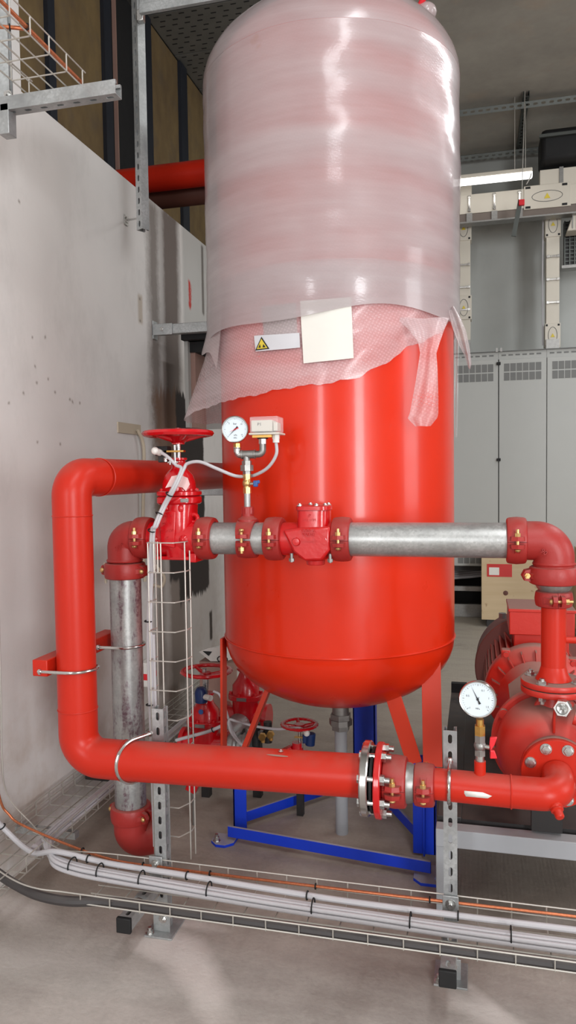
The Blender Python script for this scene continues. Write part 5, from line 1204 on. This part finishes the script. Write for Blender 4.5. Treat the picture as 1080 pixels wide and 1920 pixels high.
a, b = at(917, 1078, Y=YCr), at(936, 1064, Y=YCr); MB().bb((a.x, YCr-.004, a.z), (b.x, YCr-.002, b.z)).build('label_window', 'paper', cr)
q = at(948, 1112, Y=YCr); MB().sphere((q.x, YCr-.0, q.z), .025, (1, .1, 1), 10, 6).build('knot', 'brownpipe', cr)
c2 = thing('second_crate', 'pale plywood crate at right edge behind the pump outlet', 'crate', (1.45, 7.2, 0))
a = at(1058, 1160, Y=7.2)
MB().bb((a.x+.12, 7.1, .07), (a.x+.9, 7.5, zc1_+.12)).build('box_panel', 'ply', c2, bevel=.003); MB().bb((a.x+.15, 7.12, 0), (a.x+.85, 7.45, .07)).build('skid_block', 'blackmetal', c2)
# ------------------------------------------------------------------ busbar trunking
YBB = 8.5
def warn(parent, p, s=.03):
    MB().prism([(-s, -s*.8), (s, -s*.8), (0, s)], V(p), (1, 0, 0), (0, 0, 1), .003).build('warning_mark', 'yellow', parent)
def clampbar(parent, p, horizontal=False, w_=.13):
    d = (w_, .02, .022) if not horizontal else (.022, .02, w_)
    mb = MB().box(p, d)
    for s_ in (-1, 1):
        o = V((s_*w_*.4, 0, 0)) if not horizontal else V((0, 0, s_*w_*.4)); mb.box(V(p)+o, (.03, .024, .03))
    mb.build('clamp', 'chrome', parent, bevel=.003)
for (pxl, pxr, ptop, pbot, lab, cl, jt) in ((857, 882, 405, 648, 'cream vertical busbar duct just right of the vessel wrap', (498, 540, 582), (412, 560)), (1024, 1049, 392, 646, 'cream vertical busbar duct near the right edge above the cabinets', (482, 525, 568), (404, 612))):
    a, b = at(pxl, 520, Y=YBB), at(pxr, 520, Y=YBB); z0_ = at(pxl, pbot, Y=YBB).z; z1_ = at(pxl, ptop, Y=YBB).z
    bb_ = thing('busbar_duct', lab, 'cable duct', ((a.x+b.x)/2, YBB, z0_))
    MB().bb((a.x, YBB, z0_), (b.x, YBB+.14, z1_)).build('duct', 'busbar', bb_, bevel=.004)
    for c_ in cl: clampbar(bb_, ((a.x+b.x)/2, YBB-.008, at(pxl, c_, Y=YBB).z))
    for j in jt:
        zj = at(pxl, j+18, Y=YBB).z; MB().bb((a.x-.012, YBB-.012, zj-.13), (b.x+.012, YBB+.15, zj+.13)).build('joint_cover', 'busbar', bb_, bevel=.004)
        MB().tube([V(((a.x+b.x)/2+.045*math.cos(t), YBB-.013, zj+.09*math.sin(t))) for t in [2*PI*k/24 for k in range(24)]], .003, 4, close=True).build('cover_rim', 'grille', bb_)
        warn(bb_, ((a.x+b.x)/2, YBB-.014, zj+.0), .022)
        for sx_ in (-1, 1):
            for sz_ in (-1, 1): MB().box(((a.x+b.x)/2+sx_*.06, YBB-.013, zj+sz_*.11), (.02, .004, .02)).build('corner_screw', 'black', bb_)
    MB().bb((a.x, YBB-.03, at(980, 656, Y=8.2).z), (b.x, YBB+.15, z0_+.05)).build('end_fitting', 'steel', bb_)
    MB().tube([(a.x-.03, YBB+.03, z0_), (a.x-.035, YBB+.03, (z0_+z1_)/2), (a.x-.03, YBB+.03, z1_)], .008, 6).build('side_cable', 'cable', bb_)
YH = 8.3
a, b = at(852, 390, Y=YH), at(1080, 358, Y=YH); zh = (a.z+b.z)/2; 
hb2 = thing('horizontal_busbar', 'cream horizontal busbar duct below the lamp at upper right', 'cable duct', (.5, YH, zh-.1))
MB().bb((a.x-.3, YH, zh-.1), (1.4, YH+.12, zh+.1)).build('duct', 'busbar', hb2, bevel=.004)
MB().bb((a.x-.3, YH+.0, zh-.19), (1.4, YH+.05, zh-.105)).build('brown_rail', 'rail_brown', hb2)  # brown rail along the underside of the duct
MB().bb((a.x-.3, YH-.03, zh-.205), (1.4, YH+.1, zh-.19)).build('support_rail', 'steel', hb2)
for px_ in (880, 927, 974):
    q = at(px_, 378, Y=YH); clampbar(hb2, (q.x, YH-.008, zh), True, .17)
    MB().bb((q.x-.03, YH-.02, zh-.2), (q.x+.03, YH+.0, zh-.1)).build('strap', 'steel', hb2)
q = at(1022, 365, Y=YH)
MB().bb((q.x-.21, YH-.014, zh-.12), (q.x+.25, YH+.13, zh+.12)).build('joint_cover', 'busbar', hb2, bevel=.004)
MB().tube([V((q.x+.02+.15*math.cos(t), YH-.016, zh+.055*math.sin(t))) for t in [2*PI*k/24 for k in range(24)]], .003, 4, close=True).build('cover_rim', 'grille', hb2)
warn(hb2, (q.x+.02, YH-.016, zh), .03)
for sx_ in (-.17, .19):
    for sz_ in (-.1, .1): MB().box((q.x+sx_, YH-.016, zh+sz_), (.05, .004, .022)).build('corner_screw', 'black', hb2)
MB().bb((q.x-.05, YH+.02, zh+.1), (q.x+.6, YH+.15, zh+.28)).build('upper_duct', 'busbar', hb2, bevel=.004)
MB().bb((q.x+.14, YH+.01, zh+.1), (q.x+.18, YH+.16, zh+.29)).build('strap', 'steel', hb2)
q = at(868, 345, Y=YH); MB().bb((q.x-.14, YH+.02, zh+.1), (q.x+.09, YH+.15, zh+.2)).build('upper_duct', 'busbar', hb2, bevel=.004)
# unit and tray at the far right
q = at(1068, 415, Y=8.4)
fu = thing('floodlight_unit', 'cream angular housing with fine ribs at upper right edge', 'lamp', q)
MB().prism([(-.03, -.14), (.5, -.14), (.5, .12), (.06, .12)], (q.x, 8.35, q.z+.03), (1, 0, 0), (0, 0, 1), -.2).build('housing', 'busbar', fu, bevel=.01)
for k in range(8): MB().bb((q.x+.02+k*.04, 8.34, q.z-.09), (q.x+.03+k*.04, 8.352, q.z+.12)).build('rib', 'steel', fu)
q = at(1058, 450, Y=8.6); q3 = at(1058, 480, Y=8.6)
vt = thing('right_wire_tray', 'dark wire tray section hanging at the right edge above the cabinets', 'cable tray', q)
for k in range(9): MB().bb((q.x+k*.05, 8.6, q3.z-.12), (q.x+k*.05+.012, 8.61, q.z+.2)).build('mesh_wire', 'ceil_strut', vt)
for k in range(12): MB().bb((q.x, 8.61, q3.z-.1+k*.04), (q.x+.45, 8.62, q3.z-.09+k*.04)).build('mesh_wire', 'ceil_strut', vt)
MB().bb((q.x-.03, 8.55, q3.z-.14), (q.x+.5, 8.7, q3.z-.11)).build('bottom_rail', 'steel', vt)
MB().bb((q.x-.0, 8.63, q3.z-.1), (q.x+.5, 8.7, q.z+.2)).build('mesh_backing', 'blackmetal', vt)  # black sheet closing the back of the mesh
# ceiling struts, lamp, duct
def cstrut(a, b, label, face):
    return tag(strut_mb(a, b, face, .06, .05, slot=(.02, .045), pitch=.075).build('ceiling_strut', 'ceil_strut', smooth=30), label, 'strut')
zs_ = 5.22
cstrut((-.6, 8.02, zs_), (2.2, 8.02, zs_), 'slotted channel under the ceiling, nearer of the two cross rails', (0, -1, -.5))
cstrut((-.6, 9.15, zs_), (2.2, 9.15, zs_), 'slotted channel under the ceiling, farther of the two cross rails', (0, -1, -.5))
xk = at(985, 200, Z=zs_).x
cstrut((xk, 7.9, zs_+.05), (xk, 9.25, zs_+.05), 'short slotted channel linking the two ceiling rails', (0, 0, -1))
YLm = 8.0
a, b = at(770, 356, Y=YLm), at(998, 326, Y=YLm); zl_ = (at(850, 341, Y=YLm).z+b.z)/2
lm = thing('tube_lamp', 'bright white tube light hanging under the ceiling at right', 'lamp', ((a.x+b.x)/2, YLm, zl_))
MB().box(((a.x+b.x)/2, YLm, zl_+.03), (b.x-a.x, .09, .04)).build('lamp_body', 'busbar', lm, bevel=.008)
MB().lathe([(.03, 0), (.042, .01), (.042, b.x-a.x-.01), (.03, b.x-a.x)], (a.x, YLm, zl_-.005), (1, 0, 0), 20).build('diffuser', 'lamp', lm)
for px_ in (965, 985): qx = at(px_, 330, Y=YLm).x; MB().cyl((qx, YLm, zl_+.04), (qx, YLm, ZC), .004, seg=6).build('suspension_wire', 'wire', lm)
MB().tube([(b.x-.01, YLm-.03, zl_), (b.x-.02, YLm-.06, zl_-.05), (b.x-.06, YLm-.06, zl_-.12)], .006, 6).build('pull_cord', 'wire', lm)
q = at(976, 375, Y=7.9); q2 = at(963, 443, Y=7.9)
hr = thing('hanging_rod', 'grey slanting rod with red clip hanging below the lamp', 'rod', q2)
MB().bar(q, q2, .045, .02, up=(0, 1, 0)).build('bar', 'ceil_strut', hr); MB().box(at(978, 380, Y=7.88), (.055, .04, .055)).build('red_clip', 'redplastic', hr, bevel=.004)
MB().cyl(at(978, 378, Y=7.9), (at(978, 378, Y=7.9).x+.03, 7.9, ZC), .004, seg=6).build('suspension_wire', 'wire', hr)
a, b = at(1012, 314, Y=8.35), at(1200, 240, Y=8.35); tp2 = at(1020, 252, Y=8.35)
bd = thing('black_fabric_duct', 'black soft duct under the ceiling at the upper right corner', 'duct', (a.x+.4, 8.35, a.z))
MB().bb((a.x, 8.2, a.z), (a.x+1.4, 8.6, a.z+.33)).build('duct_body', 'black', bd, bevel=.05)
MB().bar((a.x-.02, 8.17, a.z+.24), (a.x+1.4, 8.17, a.z+.24), .03, .03).build('support_bar', 'ceil_strut', bd)
MB().cyl((a.x+.5, 8.4, a.z+.3), (a.x+.5, 8.4, ZC-.001), .01).build('suspension_wire', 'wire', bd)

# ------------------------------------------------------------------ valves on the floor behind the lower pipe
def floor_valve(c, s, label, tilt=0, wheel=.125, cat='valve'):
    c = V(c); t = thing('floor_gate_valve', label, cat, c)
    MB().cyl(c+V((-.115*s, 0, 0)), c+V((.115*s, 0, 0)), .057*s, seg=28).cyl(c+V((-.12*s, 0, 0)), c+V((-.1*s, 0, 0)), .075*s, seg=28).cyl(c+V((.1*s, 0, 0)), c+V((.12*s, 0, 0)), .075*s, seg=28).build('pipe_body', 'valve_red', t)
    MB().loft([(-.07*s, .05*s, .05*s, 3), (0, .065*s, .06*s, 3), (.1*s, .068*s, .06*s, 2.6)], c).build('valve_body', 'valve_red', t, smooth=50)
    MB().loft([(.1*s, .088*s, .075*s, 2.6), (.125*s, .088*s, .075*s, 2.6)], c).build('bonnet_flange', 'valve_red', t, bevel=.003)
    MB().loft([(.125*s, .07*s, .062*s, 2.2), (.17*s, .068*s, .058*s, 2.2), (.2*s, .045*s, .042*s, 2), (.235*s, .03*s, .03*s, 2), (.245*s, .045*s, .03*s, 2.5), (.255*s, .045*s, .03*s, 2.5)], c).build('bonnet', 'valve_red', t, smooth=50)
    for k in range(6):
        a = 2*PI*k/6+.3; q = c+V((.078*s*math.cos(a), .064*s*math.sin(a), .125*s)); MB().cyl(q, q+V((0, 0, .012*s)), .009*s, seg=8).build('bonnet_bolt', 'valve_red', t)
    MB().box(c+V((0, -.077*s, .113*s)), (.05*s, .004, .016*s)).build('nameplate', 'steel', t)
    MB().cyl(c+V((0, 0, .25*s)), c+V((0, 0, .37*s)), .01*s).build('stem', 'zinc', t)
    return t
YV1 = 3.35
v0 = at(386, 1395, Y=YV1)
fv = floor_valve((v0.x, YV1, v0.z), 1.0, 'red valve with blue stem switch under the vessel at left')
q = at(386, 1312, Y=YV1-.06)
wz = at(388, 1258, Y=YV1).z; handwheel(fv, (v0.x+.01, YV1, wz), .112, .012, 3, dish=.02)
MB().cyl((v0.x+.005, YV1, q.z), (v0.x+.01, YV1, wz-.02), .012).build('stem', 'zinc', fv)
MB().lathe([(.02, -.035), (.03, -.03), (.031, .02), (.024, .035), (.018, .04)], (v0.x, YV1-.05, q.z+.015), seg=20).build('stem_switch', 'navy', fv, label='navy blue plastic switch cap')
MB().cyl((v0.x+.02, YV1-.06, q.z+.015), (v0.x+.06, YV1-.08, q.z+.015), .014, seg=10).build('cable_gland', 'white', fv)
MB().cyl((v0.x+.005, YV1-.068, v0.z+.18), (v0.x+.005, YV1-.072, v0.z+.18), .012, seg=20).build('round_sticker', 'bluep', fv)
MB().bb((v0.x-.02, YV1-.02, 0), (v0.x+.02, YV1+.02, v0.z-.05)).build('foot', 'blackmetal', fv)
MB().cyl((v0.x+.12, YV1, v0.z), (v0.x+.23, YV1, v0.z), .058, seg=28).torus((v0.x+.16, YV1, v0.z), (1, 0, 0), .06, .012, 28, 8).torus((v0.x+.2, YV1, v0.z), (1, 0, 0), .06, .01, 28, 8).build('steel_spool', 'galv', fv)
v1 = at(462, 1345, Y=3.75)
fv2 = floor_valve((v1.x, 3.75, v1.z), 1.05, 'dark red valve in shade behind the blue-capped floor valve')
MB().bb((v1.x-.02, 3.73, 0), (v1.x+.02, 3.77, v1.z-.05)).build('foot', 'blackmetal', fv2)
MB().cyl((v1.x-.02, 3.7, v1.z-.02), (v1.x-.04, 3.45, v1.z-.04), .06, seg=24).build('steel_spool', 'galv', fv2)
YV3 = 3.25
v2 = at(562, 1400, Y=YV3)
sv = thing('small_gate_valve', 'small red handwheel valve behind the lower pipe near the vessel outlet', 'valve', (v2.x, YV3, 0))
wz = at(562, 1358, Y=YV3).z
handwheel(sv, (v2.x, YV3, wz), .076, .0085, 4, dish=.012)
MB().cyl((v2.x+.0, YV3, v2.z), (v2.x, YV3, wz), .006).cyl((v2.x+.014, YV3-.01, v2.z), (v2.x+.014, YV3-.01, wz-.04), .003).build('stem', 'zinc', sv)
MB().bar((v2.x-.02, YV3-.01, wz-.055), (v2.x+.03, YV3-.01, wz-.055), .004, .02, up=(0, 1, 0)).build('bracket', 'brass', sv)
MB().loft([(-.16, .05, .05, 2), (-.06, .05, .05, 2.4), (-.05, .06, .06, 2.4), (-.03, .06, .06, 2.4), (-.02, .026, .026, 2.5), (.02, .024, .024, 2.5)], (v2.x-.01, YV3, v2.z)).build('valve_body', 'valve_red', sv, smooth=50)
MB().box((v2.x-.07, YV3, v2.z-.03), (.09, .05, .03), Matrix.Rotation(-.5, 3, 'Y')).build('side_arm', 'valve_red', sv, bevel=.004)
MB().cyl((v2.x-.15, YV3, v2.z-.12), (v2.x+.14, YV3, v2.z-.12), .045, seg=24).build('pipe_body', 'valve_red', sv)
MB().bb((v2.x-.015, YV3-.015, 0), (v2.x+.015, YV3+.015, v2.z-.14)).build('foot', 'blackmetal', sv)
q = at(583, 1385, Y=YV3-.03); MB().cyl(q+V((-.005, 0, -.03)), q+V((0, 0, .025)), .022, seg=16).box(q+V((-.02, 0, 0)), (.03, .03, .04)).build('stem_switch', 'navy', sv, label='navy blue plastic switch cap', bevel=.003)
MB().sphere(at(575, 1375, Y=YV3-.06), .014).build('cable_gland', 'white', sv)
cable([at(574, 1374, Y=YV3-.06), at(560, 1365, Y=YV3-.06), at(520, 1367, Y=YV3-.05), at(480, 1362, Y=YV3-.05), at(445, 1353, Y=YV3-.08), at(430, 1350, Y=YV3-.08), at(432, 1370, Y=YV3-.08), at(448, 1392, Y=YV3-.1), at(462, 1402, Y=YV3-.1)], .006, 'white cable running from the small handwheel valve to the left')
cable([at(400, 1296, Y=YV1-.1), at(412, 1303, Y=YV1-.1), at(422, 1328, Y=YV1-.1), at(430, 1352, Y=YV1-.1), at(440, 1378, Y=YV1-.1), at(455, 1400, Y=YV1-.1)], .006, 'white cable dropping from the blue-capped floor valve')
cable([at(330, 1388, Y=YV1-.12), at(360, 1380, Y=YV1-.12), at(395, 1370, Y=YV1-.12), at(428, 1355, Y=YV1-.12)], .008, 'double grey cable crossing in front of the blue-capped floor valve', ties=((.4, .011), (.75, .011)))
for k_, (px_, py_) in enumerate(((493, 1380), (508, 1376))):
    q = at(px_, py_, Y=3.3); t_ = MB().hexa(q, q+V((.0, -.02, .0)), .018).hexa(q+V((.0, 0, -.03)), q+V((.0, 0, .01)), .01).build('brass_fitting', 'brass')
    tag(t_, ('brass fitting under the vessel, left of the red slanting brace', 'brass fitting under the vessel, right of the red slanting brace')[k_], 'fitting')
mfd = thing('drain_manifold', 'dark cluster of small fittings under the vessel between the floor valves', 'manifold', at(485, 1400, Y=3.4))
q = at(482, 1372, Y=3.4)
MB().cyl(q+V((-.07, 0, -.02)), q+V((.05, 0, -.02)), .03).cyl(q+V((.0, -.02, -.06)), q+V((.0, -.02, .05)), .022).cyl(q+V((.06, -.02, -.04)), q+V((.06, -.02, .06)), .02).build('manifold_body', 'blackmetal', mfd)
MB().hexa(q+V((-.03, -.04, .0)), q+V((-.03, -.04, .03)), .016).hexa(q+V((.03, -.04, -.02)), q+V((.03, -.04, .02)), .014).build('nut', 'steel', mfd)
MB().bb((q.x-.02, q.y-.02, 0), (q.x+.02, q.y+.02, q.z-.04)).build('foot', 'blackmetal', mfd)
wb = thing('cardboard_piece', 'white cardboard box flap with black print behind the floor valves', 'box', at(400, 1260, Y=3.95))
a = [at(x, y, Y=3.95) for x, y in ((373, 1222), (392, 1215), (420, 1213), (422, 1240), (395, 1240))]
MB().rings([a, [q+V((.02, .25, -.03)) for q in a]]).build('box_flap', 'white', wb)
a = [at(x, y, Y=3.944) for x, y in ((380, 1221), (397, 1222), (391, 1230))]; MB().rings([a, [q+V((0, .005, 0)) for q in a]]).build('black_print', 'ink', wb)
MB().torus(at(417, 1236, Y=3.94), (0, 1, 0), .03, .003, 24, 6, 1, .6).build('wire_loop', 'ink', wb)
MB().bb((at(375, 1240, Y=3.97).x, 3.96, 0), (at(420, 1240, Y=3.97).x, 4.2, at(395, 1240, Y=3.97).z)).build('box_body', 'bracket_brown', wb)
rs_ = thing('floor_clamp', 'small red pipe clamp seen below the lower pipe', 'clamp', at(365, 1485, Y=3.0))
q = at(362, 1473, Y=3.05); MB().box(q, (.05, .04, .05), Matrix.Rotation(.4, 3, 'Y')).build('clamp_body', 'valve_red', rs_, bevel=.004); MB().cyl((q.x, q.y, 0), (q.x, q.y, q.z-.02), .006).build('rod', 'steel', rs_)
